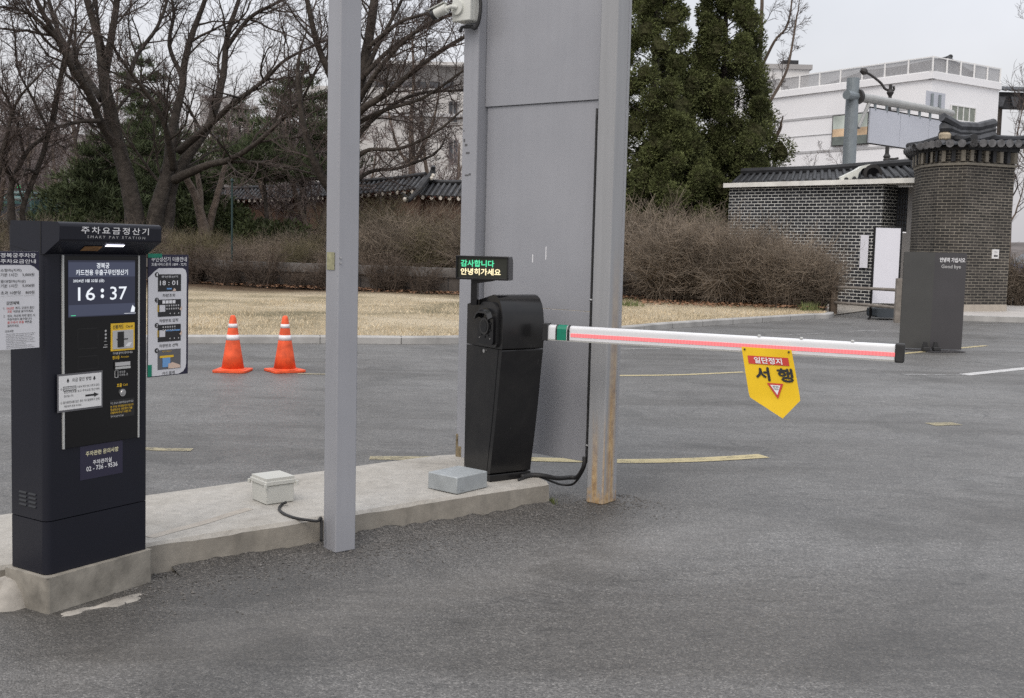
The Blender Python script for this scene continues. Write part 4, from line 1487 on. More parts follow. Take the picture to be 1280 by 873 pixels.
# ================================================================== CONES
def cone(label, px, py, group='traffic cones'):
    p = G(px, py)
    o = thing('traffic_cone', label, 'traffic cone', (p.x, p.y, 0), R(rnd.uniform(-20, 20)), group)
    return o
c1 = cone('orange traffic cone nearer the pay station, left one of the two', 291, 464.5)
mb = MB(); b_ = .19
pts = roundrect(-b_, b_, -b_, b_, (.05, .05, .05, .05))
mb.prism([(x, y, 0.004) for x, y in pts], (0, 0, .022), 'cone_orange')
mb.lathe([(.150, .026), (.140, .036), (.128, .040)], 'cone_orange', 28)
mb.build('base', c1, bevel=.006)
HC = .64
rad = lambda z: .126 + (.030 - .126) * (z - .04) / (HC - .04)
mb = MB()
mb.lathe([(rad(z), z) for z in (.04, .2, .4, .6)] + [(.030, HC - .02), (.024, HC - .004), (.012, HC)], 'cone_orange', 28)
mb.build('body', c1, smooth=True)
for z0, z1 in ((.36, .42), (.50, .545)):
    mb = MB()
    mb.lathe([(rad(z0) + .002, z0), (rad(z1) + .002, z1)], 'cone_reflective', 28)
    mb.build('reflective_band', c1, smooth=True)
c2 = copy_tree(c1)
q = G(356, 464.5)
c2.location = (q.x, q.y, 0)
c2.rotation_euler.z = R(35)
c2['label'] = 'orange traffic cone nearer the grey post, right one of the two'

# ================================================================== GOODBYE SIGN
l, c, r = G(1124, 437.5), G(1162, 438.5), G(1201.5, 440)
gs = thing('farewell_sign', 'folded charcoal sign panel on a base plate with white farewell lettering', 'sign', (c.x, c.y, 0))
def gpan(a, b, mat):
    mb = MB()
    d = (b - a); d.z = 0
    L_ = d.length
    d.normalize()
    nn = Vector((d.y, -d.x, 0))
    A, B = a - c, b - c
    mb.prism([(A.x, A.y, .03), (B.x, B.y, .03), (B.x, B.y, 1.53), (A.x, A.y, 1.53)], -nn * .03, mat)
    return mb, d, nn
mb, _, _ = gpan(l, c, 'sign_charcoal_pale'); mb.build('panel', gs, bevel=.004)
mb, d_, nn = gpan(c, r, 'sign_charcoal'); rp = mb.build('panel', gs, bevel=.004)
mb = MB()
L_ = (r - c).length
fn = lambda u, z: (d_.x * u + nn.x * .003, d_.y * u + nn.y * .003, z)
write(mb, '안녕히 가십시오', L_ * .16, L_ * .95, 1.385, 1.455, 'print_white', fn=fn, bold=.025)
write(mb, 'Good bye', L_ * .22, L_ * .83, 1.275, 1.345, 'print_grey', fn=fn, bold=.02)
mb.build('lettering', rp)
mb = MB()
pl = [G(1128, 437), G(1168, 441.5), G(1207, 441), G(1170, 435)]
mb.prism([(p.x - c.x, p.y - c.y, .004) for p in pl], (0, 0, .012), 'sign_charcoal')
mb.build('base_plate', gs)
mb = MB()
for k, px in enumerate((1157, 1170)):
    p = G(px, 440) - c
    mb.box(p.x - .055, p.x + .055, p.y - .06, p.y + .05, .018, .075, 'black_rubber')
    mb.prism([(p.x - .04, p.y + .01, .076), (p.x + .04, p.y + .01, .076), (p.x + .02, p.y + .01, .15), (p.x - .02, p.y + .01, .15)], (0, .05, 0), 'black_rubber')
mb.build('bracket', gs, bevel=.008)

# ================================================================== LOW STONE WALL
mb = MB()
wp = [(-24, 35.5), tuple(G(240, 356, .1)[:2]), tuple(G(400, 362, .1)[:2]), tuple(G(560, 369, .1)[:2]), tuple(G(780, 374, .1)[:2]), tuple(G(885, 375, .1)[:2])]
lw = thing('stone_wall', 'low dark stone garden wall with paler coping behind the dry lawn', 'wall')
WP = smooth([Vector(p) for p in wp], 6)
def strip(mb, path, off0, off1, z0, z1, mat):
    a, b = offset(path, off0), offset(path, off1)
    for i in range(len(path) - 1):
        p, q, r, s = a[i], a[i + 1], b[i], b[i + 1]
        mb.quad((p.x, p.y, z0), (q.x, q.y, z0), (q.x, q.y, z1), (p.x, p.y, z1), mat)
        mb.quad((p.x, p.y, z1), (q.x, q.y, z1), (s.x, s.y, z1), (r.x, r.y, z1), mat)
        mb.quad((s.x, s.y, z0), (r.x, r.y, z0), (r.x, r.y, z1), (s.x, s.y, z1), mat)
        mb.quad((p.x, p.y, z0), (r.x, r.y, z0), (s.x, s.y, z0), (q.x, q.y, z0), mat)
    for i in (0, -1):
        p, r = a[i], b[i]
        mb.quad((p.x, p.y, z0), (r.x, r.y, z0), (r.x, r.y, z1), (p.x, p.y, z1), mat)
strip(mb, WP, 0, .3, 0, .56, 'wall_stone')
acc = 0
fa = offset(WP, -.003)
dense = []
for i in range(len(WP) - 1):
    L_ = (WP[i + 1] - WP[i]).length
    n = max(1, int(L_ / .9))
    for k in range(n):
        p = fa[i].lerp(fa[i + 1], k / n)
        t = (WP[i + 1] - WP[i]).normalized() * .012
        mb.quad((p.x - t.x, p.y - t.y, .1), (p.x + t.x, p.y + t.y, .1), (p.x + t.x, p.y + t.y, .555), (p.x - t.x, p.y - t.y, .555), 'tile_dark')
mb.build('courses', lw)
mb = MB()
strip(mb, WP, -.05, .35, .562, .73, 'cap_stone')
strip(mb, WP, -.02, .32, .732, .80, 'cap_stone')
mb.build('coping', lw)

# ================================================================== TILED ROOFS
def tile_rows(mb, e0, e1, r0, r1, pitch, rad, mat='tile_grey', end='tile_end', sag=0.0, endcap=True):
    """roof slope between an eave edge e0-e1 and an upper edge r0-r1"""
    e0, e1, r0, r1 = map(Vector, (e0, e1, r0, r1))
    mb.add([e0, e1, r1, r0], [(0, 1, 2, 3)], 'tile_dark')
    n = max(2, int(round((e1 - e0).length / pitch)))
    for i in range(n + 1):
        t = i / n
        a, b = e0.lerp(e1, t), r0.lerp(r1, t)
        d = b - a
        if d.length < .05:
            continue
        nrm = (e1 - e0).cross(d).normalized()
        if nrm.z < 0:
            nrm = -nrm
        a2 = a - d.normalized() * .06
        ps = [a2.lerp(b, k / 3) + nrm * (rad * .35) - Vector((0, 0, sag * math.sin(math.pi * k / 3))) for k in range(4)]
        mb.tube(ps, rad, 8, mat)
        if endcap:
            mb.cyl(a2 + nrm * rad * .35 - d.normalized() * .012, a2 + nrm * rad * .35, rad * 1.12, end, 10)

# ------------------------------------------------------------------ palace wall with tiled coping
def palace_wall(name, label, path_px, h_body, pitch, extra=None):
    """path_px: (px, row of ridge, distance)"""
    o = thing(name, label, 'wall')
    P = [at(x, y, d) for x, y, d in path_px]
    body, roof, eav = MB(), MB(), MB()
    for a, b in zip(P, P[1:]):
        d = (b - a); d.z = 0
        d.normalize()
        nn = Vector((d.y, -d.x, 0))
        if nn.y > 0:
            nn = -nn
        za, zb = a.z, b.z
        ev = .62
        dn = Vector((0, 0, .55))
        e0, e1 = a + nn * ev - dn, b + nn * ev - dn
        tile_rows(roof, e0, e1, a, b, pitch, .07)
        f0, f1 = a - nn * ev - dn, b - nn * ev - dn
        roof.add([f0, f1, b, a], [(0, 1, 2, 3)], 'tile_dark')
        roof.tube([a + Vector((0, 0, .09)), (a + b) / 2 + Vector((0, 0, .05)), b + Vector((0, 0, .12))], .11, 8, 'tile_dark')
        body.prism([(a.x + nn.x * .3, a.y + nn.y * .3, -.05), (b.x + nn.x * .3, b.y + nn.y * .3, -.05), (b.x + nn.x * .3, b.y + nn.y * .3, zb - .72), (a.x + nn.x * .3, a.y + nn.y * .3, za - .72)], -nn * .6, 'palace_brick')
        eav.prism([a + nn * .42 - dn - Vector((0, 0, .03)), b + nn * .42 - dn - Vector((0, 0, .03)), b + nn * .42 - dn - Vector((0, 0, .17)), a + nn * .42 - dn - Vector((0, 0, .17))], -nn * .84, 'eaves_red')
        n = int((b - a).length / .42)
        for i in range(n):
            p = a.lerp(b, (i + .5) / n) + nn * .62 - dn - Vector((0, 0, .10))
            eav.cyl(p - nn * .3, p, .085, 'eaves_red', 8)
            eav.cyl(p, p + nn * .012, .09, 'eaves_white', 10)
        eav.prism([e0 - Vector((0, 0, .02)) - nn * .02, e1 - Vector((0, 0, .02)) - nn * .02, e1 - Vector((0, 0, .08)) - nn * .02, e0 - Vector((0, 0, .08)) - nn * .02], -nn * .5, 'eaves_red')
    body.build('body', o)
    eav.build('eaves', o)
    roof.build('roof', o)
    return o
palace_wall('palace_wall', 'tiled palace wall with red eaves and white rafter ends, left stretch past the post', [(60, 240, 66), (280, 238, 60), (392, 233, 56), (452, 229, 52.5), (532, 221.5, 50)], 3, .3)
palace_wall('palace_wall', 'lower stretch of tiled palace wall running behind the grey panel to the junipers', [(522, 229, 50.5), (600, 231, 49), (760, 236, 46), (905, 240, 42)], 3, .3)
# gable end ornament at the step
g = at(531, 228, 49.7)
og = thing('gable_ornament', 'dark upturned gable end tiles where the palace wall steps down', 'roof end', g)
mb = MB()
mb.tube([(.25, .3, .35), (.05, -.1, .05), (-.25, -.6, -.45), (-.6, -1.2, -.85)], [.14, .13, .12, .11], 8, 'tile_dark')
mb.tube([(.28, .3, .3), (.33, .28, .55), (.36, .2, .72)], [.16, .12, .10], 8, 'tile_dark')
mb.tube([(-.6, -1.2, -.85), (-.75, -1.4, -.72), (-.85, -1.5, -.55)], [.13, .12, .07], 8, 'tile_dark')
mb.build('ridge', og)
mb = MB()
for (x, y, z, s) in ((.36, .05, .30, .09), (.30, -.05, .18, .08), (-.72, -1.5, -.82, .09)):
    mb.lathe([(s * .6, -s), (s, 0), (s * .6, s)], 'eaves_white', 8, (x, y, z))
mb.build('plaster_knobs', og)

# ================================================================== GATEHOUSE (dark brick, pale coping)
gh = thing('brick_gatehouse', 'single storey black brick gatehouse with white mortar and pale flat coping', 'building')
A, Bp, Cc = at(912, 232, 34.0), at(1105, 228, 30.2), at(1140, 226, 29.5)
ZT = 3.30
dv = (Bp - A); dv.z = 0; dv.normalize()
bk = Vector((-dv.y, dv.x, 0))
mb = MB()
mb.wall(A, Bp, 0, ZT, 'brick_black')
A2, B2 = A + bk * 3.5, Bp + bk * .75
mb.wall(A2, A, 0, ZT, 'brick_black')
mb.wall(Bp, B2, 0, ZT, 'brick_black', .1)
C2 = Cc + bk * .75
Dp = Bp + bk * .75 + dv * .45
mb.wall(Dp, C2 + dv * .3, 0, ZT, 'brick_black')
mb.build('wall', gh)
mb = MB()
Ac, Ec = A - dv * .12, Cc + dv * .16
f0 = -bk * .16
mb.prism([(p.x, p.y, ZT + .002) for p in (Ac + f0, Ec + f0, Ec + bk * 3.4, Ac + bk * 3.4)], (0, 0, .13), 'coping')
mb.build('coping', gh, bevel=.01)
mb = MB()   # low tiled roof behind the coping
ze = ZT + .16
e0, e1 = Ac + bk * .35, Ec + bk * .35
r0, r1 = at(928, 219, 36.0), at(1140, 209, 32.0)
e0.z = e1.z = ze
tile_rows(mb, e0, e1, r0, r1, .26, .055, mat='tile_dark', end='tile_dark')
mb.tube([r0 + Vector((0, 0, .1)), (r0 + r1) / 2 + Vector((0, 0, .06)), r1 + Vector((0, 0, .12))], .12, 8, 'tile_dark')
q0, q1 = r0 + bk * 1.6, r1 + bk * 1.6
q0.z = q1.z = ze
mb.add([r0, r1, q1, q0], [(0, 1, 2, 3)], 'tile_dark')
mb.build('roof', gh)
# recessed doorway
mb = MB()
pa, pb = Bp + bk * .72 + dv * .02, Bp + bk * .72 + dv * .32
mb.prism([(pa.x, pa.y, 2.05), (pb.x, pb.y, 2.05), (pb.x, pb.y, 3.25), (pa.x, pa.y, 3.25)], bk * .03, 'dark_window')
win = mb.build('window', gh)
mb = MB()
for k in range(5):
    p = pa.lerp(pb, k / 4) - bk * .012
    mb.beam((p.x, p.y, 2.05), (p.x, p.y, 3.25), .022, .022, 'lamp_iron', up=(0, 1, 0))
for k in range(9):
    z = 2.08 + k * .145
    mb.beam((pa.x - bk.x * .02, pa.y - bk.y * .02, z), (pb.x - bk.x * .02, pb.y - bk.y * .02, z), .02, .02, 'lamp_iron')
mb.build('grille', win)
mb = MB()
pa, pb = Bp + bk * .70 + dv * .33, Bp + bk * .70 + dv * .50
mb.prism([(pa.x, pa.y, .05), (pb.x, pb.y, .05), (pb.x, pb.y, 3.25), (pa.x, pa.y, 3.25)], bk * .05, 'render_grey')
pc = Bp + bk * .70 + dv * .02
mb.prism([(pc.x, pc.y, .05), (pa.x, pa.y, .05), (pa.x, pa.y, 2.02), (pc.x, pc.y, 2.02)], bk * .05, 'render_grey')
mb.build('door', gh)
# paper pasted on the brick
mb = MB()
pa, pb = at(1077, 300, 30.65), at(1087, 300, 30.45)
za, zb = at(1080, 335, 30.5).z, at(1080, 294, 30.5).z
mb.prism([(pa.x - bk.x * .06, pa.y - bk.y * .06 - .02, za), (pb.x - bk.x * .06, pb.y - bk.y * .06 - .02, za), (pb.x - bk.x * .06, pb.y - bk.y * .06 - .02, zb), (pa.x - bk.x * .06, pa.y - bk.y * .06 - .02, zb)], bk * .01, 'banner_white')
tag(mb.build('wall_poster'), 'blank white sheet on the brick wall beside the tall white banner', 'poster')
# hooded lamp on the coping
q = at(1077, 213, 31.5); q.z = ZT + .14
hl = thing('hooded_lamp', 'white hood and dark round speaker head sitting on the gatehouse coping', 'speaker', q)
mb = MB()
arch = [(-.62, .0), (-.60, .10), (-.40, .20), (-.20, .30), (-.02, .42), (.14, .46), (.30, .44), (.30, .38), (.12, .39), (-.02, .34), (-.12, .22), (-.16, .0)]
mb.prism([(x, -.16, z) for x, z in arch], (0, .36, 0), 'cctv_white')
mb.build('hood', hl, bevel=.02)
mb = MB()
mb.cyl((.26, -.20, .20), (.26, .10, .22), .26, 'lamp_iron', 24)
mb.cyl((.26, -.215, .20), (.26, -.201, .20), .17, 'black_gloss', 20)
mb.box(.18, .34, -.1, .05, -.02, .0, 'lamp_iron')
mb.build('horn', hl)

# ================================================================== CORNER PIER
pr = thing('brick_pier', 'massive charcoal brick gate pier with hipped grey tile roof', 'gate pier')
base_px = [(1138, 27.9 + 1.5), (1147, 28.3), (1168, 27.5), (1203, 27.0), (1263, 27.6)]
PP = []
for x, d in base_px:
    p = at(x, 300, d)
    PP.append(Vector((p.x, p.y, 0)))
fdir = (PP[4] - PP[3]).normalized()
bdir = Vector((-fdir.y, fdir.x, 0))
PP += [PP[4] + bdir * 2.2, PP[0] + Vector((.55, 1.3, 0))]
cx = sum((p.x for p in PP)) / len(PP); cy = sum((p.y for p in PP)) / len(PP)
ctr = Vector((cx, cy, 0))
zt = 4.0
mb = MB()
u = 0
for i in range(len(PP)):
    a, b = PP[i], PP[(i + 1) % len(PP)]
    mb.wall(a, b, .28, zt, 'brick_charcoal', u)
    u += (b - a).length
mb.build('wall', pr)
mb = MB()
mb.prism([ctr + (p - ctr) * 1.012 for p in PP], (0, 0, .28), 'plinth_stone')
mb.build('plinth', pr, bevel=.01)
# corbel course with little arches
mb = MB()
def ringband(k, z0, z1, mat):
    mb.prism([ctr + (p - ctr) * k + Vector((0, 0, z0)) for p in PP], (0, 0, z1 - z0), mat)
ringband(1.03, 3.62, 3.68, 'brick_charcoal')
ringband(1.05, zt - .02, zt + .10, 'tile_dark')
for i in range(len(PP)):
    a, b = ctr + (PP[i] - ctr) * 1.02, ctr + (PP[(i + 1) % len(PP)] - ctr) * 1.02
    n = max(1, int((b - a).length / .2))
    for k in range(n):
        p = a.lerp(b, (k + .5) / n)
        d = (p - ctr).normalized()
        t = (b - a).normalized()
        mb.obox((p.x, p.y, 3.84), t * .05, d * .06, (0, 0, .13), 'tile_dark' if k % 2 else 'brick_charcoal')
mb.build('cornice', pr)
roof = MB()
EV = [ctr + (p - ctr) * 1.24 + Vector((0, 0, zt + .10)) for p in PP]
for i in (3,):
    EV[i].z -= .03
EV[4].z += .06
ra, rb = at(1180, 173, 28.4), at(1238, 174, 28.9)
ridge_t = [ra, ra, ra, ra.lerp(rb, .25), rb, rb, ra.lerp(rb, .4)]
for i in range(len(EV)):
    j = (i + 1) % len(EV)
    a, b = EV[i], EV[j]
    tile_rows(roof, a, b, ridge_t[i] - Vector((0, 0, .12)), ridge_t[j] - Vector((0, 0, .12)), .27, .085, sag=.07)
for i in (0, 3, 4, 5, 6):
    a, b = EV[i], ridge_t[i]
    roof.tube([a + Vector((0, 0, .16)), a.lerp(b, .4) + Vector((0, 0, .06)), b], [.09, .10, .11], 8, 'tile_dark')
roof.build('roof', pr)
mb = MB()
dr = (rb - ra)
for k, (zz, rr) in enumerate(((0.0, .13), (.15, .10), (.30, .12))):
    mb.tube([ra - dr * .06 + Vector((0, 0, zz + .10 + .06 * k)), ra.lerp(rb, .3) + Vector((0, 0, zz)), ra.lerp(rb, .7) + Vector((0, 0, zz - .01)), rb + dr * .06 + Vector((0, 0, zz + .10))], rr, 8, 'tile_grey')
mb.lathe([(.08, -.12), (.14, -.07), (.15, .03), (.10, .10)], 'lime_plaster', 12, (ra.x, ra.y - .05, ra.z + .05))
mb.lathe([(.13, .10), (.15, .18), (.08, .28)], 'tile_dark', 10, (ra.x, ra.y - .05, ra.z + .05))
mb.build('ridge', pr)
# small arrow plate on the pier
pa = PP[3].lerp(PP[4], .62); pb = PP[3].lerp(PP[4], .76)
fn_ = -bdir
sg = thing('arrow_plate', 'small white plate with black arrow on the brick pier', 'sign', (pa.x, pa.y, 0))
dx = pb - pa
mb = MB()
z0, z1 = at(1243, 323.5, 27.4).z, at(1243, 312, 27.4).z
mb.prism([Vector((0, 0, z0)) + fn_ * .004, Vector((dx.x, dx.y, z0)) + fn_ * .004, Vector((dx.x, dx.y, z1)) + fn_ * .004, Vector((0, 0, z1)) + fn_ * .004], fn_ * .02, 'paper')
pl_ = mb.build('plate', sg)
mb = MB()
fp = lambda u, v: Vector((0, 0, z0 + (z1 - z0) * v)) + dx * u + fn_ * .028
mb.add([fp(*q) for q in ((.2, .3), (.42, .46), (.42, .38), (.82, .38), (.82, .22), (.42, .22), (.42, .14))], [(0, 6, 5, 4, 3, 2, 1)], 'print_black')
for v in (.62, .74):
    mb.add([fp(*q) for q in ((.25, v), (.75, v), (.75, v + .05), (.25, v + .05))], [(0, 1, 2, 3)], 'print_grey')
mb.build('arrow', pl_)

# ================================================================== BANNER STAND, RAIL FENCE
l, r = G(1086, 399), G(1121, 399.5)
d_ = (r - l); d_.z = 0
bw = d_.length; d_.normalize()
ang = math.atan2(d_.y, d_.x)
bs = thing('banner_stand', 'tall blank white banner in a black frame on a dark water filled base', 'banner stand', (l.x, l.y, 0), ang)
mb = MB()
pts = roundrect(.06, bw - .02, 0.05, .25, (.06, .06, .05, .05))
mb.prism([(x, -.25, z) for x, z in pts], (0, .5, 0), 'water_tank')
mb.build('water_base', bs, bevel=.02)
mb = MB()
for x in (.03, bw - .005):
    mb.box(x - .018, x + .018, -.02, .02, .02, 2.05, 'black_steel')
    mb.beam((x, 0, .05), (x - .18 if x < .1 else x + .02, -.28, .01), .03, .03, 'black_steel')
mb.box(.03, bw, -.02, .02, 2.05, 2.08, 'black_steel')
mb.box(.03, bw, -.018, .018, .30, .33, 'black_steel')
mb.build('frame', bs)
mb = MB()
mb.box(.05, bw - .026, -.012, -.004, .36, 2.04, 'banner_white')
mb.build('banner', bs)
rf = thing('rail_fence', 'weathered timber two rail fence between hedge end and banner', 'fence')
a, b = G(1041, 393.5), G(1121, 403.5)
mb = MB(); mb.prism([(a.x + dx_, a.y + dy_, 0) for dx_, dy_ in ((-.08, -.08), (.08, -.08), (.08, .08), (-.08, .08))], (0, 0, .92), 'timber_post'); mb.build('post', rf, bevel=.015)
mb = MB(); mb.prism([(b.x + dx_, b.y + dy_, 0) for dx_, dy_ in ((-.06, -.06), (.06, -.06), (.06, .06), (-.06, .06))], (0, 0, .95), 'timber_rail'); mb.build('post', rf, bevel=.015)
for za, zb in ((.60, .70), (.24, .32)):
    mb = MB()
    mb.tube([(a.x, a.y - .02, za + .05), ((a.x + b.x) / 2, (a.y + b.y) / 2 - .02, (za + zb) / 2 + .03), (b.x, b.y - .02, zb)], [.036, .034, .036], 8, 'timber_rail')
    mb.build('rail', rf)

# ================================================================== SIGN GANTRY AND STREET LAMP
gp = at(1064, 150, 40)
gy = thing('sign_gantry', 'grey steel mast and cantilever arm carrying the blank back of a road sign', 'sign gantry', (gp.x, gp.y, 0))
mb = MB()
zt_ = at(1067, 98, 40).z
mb.tube([(0, 0, 0), (0, 0, zt_)], [.25, .22], 20, 'gantry_grey')
mast = mb.build('mast', gy)
p0 = at(1071, 121, 40) - Vector((gp.x, gp.y, 0))
p1 = at(1190, 142, 44.5) - Vector((gp.x, gp.y, 0))
da = (p1 - p0).normalized()
mb = MB()
mb.cyl(p0 + da * .1, p1, .165, 'gantry_arm', 16, .13)
mb.build('arm', gy)
mb = MB()
mb.cyl(p0 - da * .05, p0 + da * .10, .27, 'lamp_iron', 20)
mb.cyl(p0 - da * .65, p0 - da * .05, .16, 'gantry_grey', 14)
mb.build('flange', mast)
mb = MB()
q0 = at(1073, 160, 40) - Vector((gp.x, gp.y, 0)); q1 = at(1086, 130, 40.4) - Vector((gp.x, gp.y, 0))
mb.cyl(q0, q1, .07, 'gantry_arm', 10)
mb.build('brace', gy)
s0, s1 = at(1088, 135, 40.5) - Vector((gp.x, gp.y, 0)), at(1195, 154, 44.8) - Vector((gp.x, gp.y, 0))
zb0 = at(1088, 178.5, 40.5).z
for k in range(3):
    a, b = s0.lerp(s1, k / 3 + .003), s0.lerp(s1, (k + 1) / 3 - .003)
    mb = MB()
    zt0 = (s0.z + s1.z) / 2
    mb.prism([(a.x, a.y, zb0), (b.x, b.y, zb0), (b.x, b.y, s0.z), (a.x, a.y, s0.z)], Vector((-da.y, da.x, 0)) * .06, 'sign_back')
    mb.build('sign_panel', gy)
mb = MB()
for k in range(8):
    a = s0.lerp(s1, (k + .4) / 8)
    mb.beam((a.x, a.y + .02, s0.z - .05), (a.x, a.y + .02, s0.z + .30), .09, .05, 'gantry_grey', up=(0, 1, 0))
mb.beam((s0.x, s0.y + .09, s0.z + .03), (s1.x, s1.y + .09, s0.z + .03), .04, .06, 'lamp_iron')
mb.beam((s0.x, s0.y + .09, zb0 - .01), (s1.x, s1.y + .09, zb0 - .01), .04, .06, 'lamp_iron')
mb.build('brackets', gy)
# little plate on top of the arm
t0, t1 = at(1157, 132, 43.2) - Vector((gp.x, gp.y, 0)), at(1181, 134, 44.0) - Vector((gp.x, gp.y, 0))
mb = MB()
zt1 = t0.z + .56
mb.prism([(t0.x, t0.y, t0.z), (t1.x, t1.y, t0.z), (t1.x, t1.y, zt1), (t0.x, t0.y, zt1)], (0, .03, 0), 'sign_back')
for k in (.3, .7):
    a = t0.lerp(t1, k)
    mb.beam((a.x, a.y - .05, t0.z - .12), (a.x, a.y - .05, zt1 - .08), .09, .06, 'gantry_grey', up=(0, 1, 0))
mb.build('small_plate', gy)

lp_ = at(1111, 150, 48)
sl_ = thing('street_lamp', 'ornate dark iron street lamp with curved arm behind the sign gantry', 'street lamp', (lp_.x, lp_.y, 0))
Lz = lambda x, y: at(x, y, 48) - Vector((lp_.x, lp_.y, 0))
mb = MB()
mb.tube([(0, 0, 0), (0, 0, Lz(1111, 106).z)], [.11, .07], 12, 'lamp_iron')
for y in (200, 196, 116):
    mb.lathe([(.09, -.12), (.16, 0), (.09, .12)], 'lamp_iron', 12, (0, 0, Lz(1111, y).z))
mb.tube([Lz(1111, 199), Lz(1118, 199), Lz(1123, 198)], .05, 6, 'lamp_iron')
mb.build('pole', sl_)
mb = MB()
mb.tube(smooth([Lz(1111, 113), Lz(1106, 111), Lz(1101, 104), Lz(1090, 95), Lz(1083, 91)], 4), .055, 8, 'lamp_iron')
mb.tube(smooth([Lz(1111, 113), Lz(1117, 113), Lz(1117, 108)], 4), .05, 8, 'lamp_iron')
mb.build('arm', sl_)
mb = MB()
a, b = Lz(1084, 91.5), Lz(1076, 87.5)
mb.tube([a, a.lerp(b, .4), b], [.07, .16, .10], 10, 'lamp_iron')
mb.build('lamp_head', sl_)

# ================================================================== BUILDINGS BEYOND
# the white block
wb = thing('white_building', 'large plain white building with roof terrace railing on the right', 'building')
c, l, r = at(1165, 99, 75), at(940, 126, 88.5), at(1249, 113, 79.3)
dl = (l - c); dl.z = 0; dr = (r - c); dr.z = 0
zt_ = c.z
dl.normalize()
far = c + dl * 21.0
c0 = Vector((c.x, c.y, 0)); r0 = Vector((r.x, r.y, 0)); f0 = Vector((far.x, far.y, 0))
mb = MB()
mb.prism([c0, r0, r0 + dl * 21.0, f0], (0, 0, zt_), 'render_white')
mb.build('wall', wb)
nl = Vector((dl.y, -dl.x, 0)); nl = nl if nl.y < 0 else -nl
drn = dr.normalized()
nr_ = Vector((drn.y, -drn.x, 0)); nr_ = nr_ if nr_.y < 0 else -nr_
mb = MB()
e0 = c0 + nl * .18 + nr_ * .18
mb.prism([e0 + Vector((0, 0, zt_ + .01)), r0 + nr_ * .18 + Vector((0, 0, zt_ + .01)), r0 + nr_ * .18 + Vector((0, 0, zt_ + .45)), e0 + Vector((0, 0, zt_ + .45))], -nr_ * .4, 'render_white')
mb.prism([e0 + Vector((0, 0, zt_ + .01)), f0 + nl * .18 + Vector((0, 0, zt_ + .01)), f0 + nl * .18 + Vector((0, 0, zt_ + .45)), e0 + Vector((0, 0, zt_ + .45))], -nl * .4, 'render_white')
mb.build('parapet', wb)
for (ya, w_) in ((147, .16), (190, .16), (168, .04)):
    z_ = at(1000, ya, 82.5).z
    mb = MB()
    mb.prism([c0 + nl * .05 + Vector((0, 0, z_)), f0 + nl * .05 + Vector((0, 0, z_)), f0 + nl * .05 + Vector((0, 0, z_ + w_)), c0 + nl * .05 + Vector((0, 0, z_ + w_))], -nl * .1, 'groove')
    mb.build('string_course', wb)
rl = MB()
zr = zt_ + .45
for (p, q, n) in ((c0, f0, 11), (c0, r0, 5)):
    dd = (q - p)
    for i in range(0 if n > 5 else 1, n + 1):
        a = p.lerp(q, i / n)
        rl.box(a.x - .05, a.x + .05, a.y - .05, a.y + .05, zr, zr + 1.05, 'rail_white')
    for z_ in (zr + 1.0, zr + .06):
        rl.beam((p.x, p.y, z_), (q.x, q.y, z_), .06, .07, 'rail_white')
    rl.prism([(p.x, p.y + .08, zr + .1), (q.x, q.y + .08, zr + .1), (q.x, q.y + .08, zr + .96), (p.x, p.y + .08, zr + .96)], (0, .02, 0), 'rail_mesh')
rl.build('terrace_railing', wb)
def wall_window(parent, base, dirv, nrm, u0, u1, z0, z1, glass, frame, mull=1):
    m = MB()
    P = lambda u, z, o: base + dirv * u + nrm * o + Vector((0, 0, z))
    m.prism([P(u0, z0, .02), P(u1, z0, .02), P(u1, z1, .02), P(u0, z1, .02)], nrm * .03, glass)
    w = m.build('window', parent)
    m = MB()
    t = .07
    for (a, b, cc, d) in ((u0 - t, u1 + t, z0 - t, z0), (u0 - t, u1 + t, z1, z1 + t), (u0 - t, u0, z0, z1), (u1, u1 + t, z0, z1)):
        m.prism([P(a, cc, .02), P(b, cc, .02), P(b, d, .02), P(a, d, .02)], nrm * .08, frame)
    for k in range(1, mull + 1):
        u = u0 + (u1 - u0) * k / (mull + 1)
        m.prism([P(u - t / 2, z0, .03), P(u + t / 2, z0, .03), P(u + t / 2, z1, .03), P(u - t / 2, z1, .03)], nrm * .06, frame)
    m.build('window_frame', w)
Lr = (r0 - c0).length
wall_window(wb, c0, drn, nr_, Lr * .29, Lr * .64, at(1200, 150, 76.5).z, at(1200, 133, 76.5).z, 'curtain_green', 'rail_white', 3)
# framed picture board hung on the white wall
ub = lambda x: (at(x, 150, 79).x - c0.x) / dl.x
pb_ = thing('picture_board', 'dark framed picture board on the white building behind the mast', 'billboard')
P = lambda u, z, o: c0 + dl * u + nl * o + Vector((0, 0, z))
u0, u1 = ub(1056), ub(1088)
z0, z1 = at(1070, 180, 79).z, at(1070, 140, 79).z
mb = MB(); mb.prism([P(u0, z0, .06), P(u1, z0, .06), P(u1, z1, .06), P(u0, z1, .06)], nl * .12, 'lamp_iron'); mb.build('frame', pb_)
mb = MB()
um = (z1 - z0)
for (a, b, mt) in ((.03, .30, 'poster_dark'), (.30, .55, 'poster_warm'), (.55, .97, 'poster_pale')):
    mb.prism([P(u0 - .08, z0 + um * a, .185), P(u1 + .08, z0 + um * a, .185), P(u1 + .08, z0 + um * b, .185), P(u0 - .08, z0 + um * b, .185)], nl * .01, mt)
mb.build('picture', pb_)

def block(name, label, px0, px1, py_top, d, depth, mat, cat='building'):
    o = thing(name, label, cat)
    a, b = at(px0, py_top, d), at(px1, py_top, d)
    m = MB()
    m.box(a.x, b.x, a.y, a.y + depth, 0, (a.z + b.z) / 2, mat)
    m.build('wall', o)
    return o, a, b
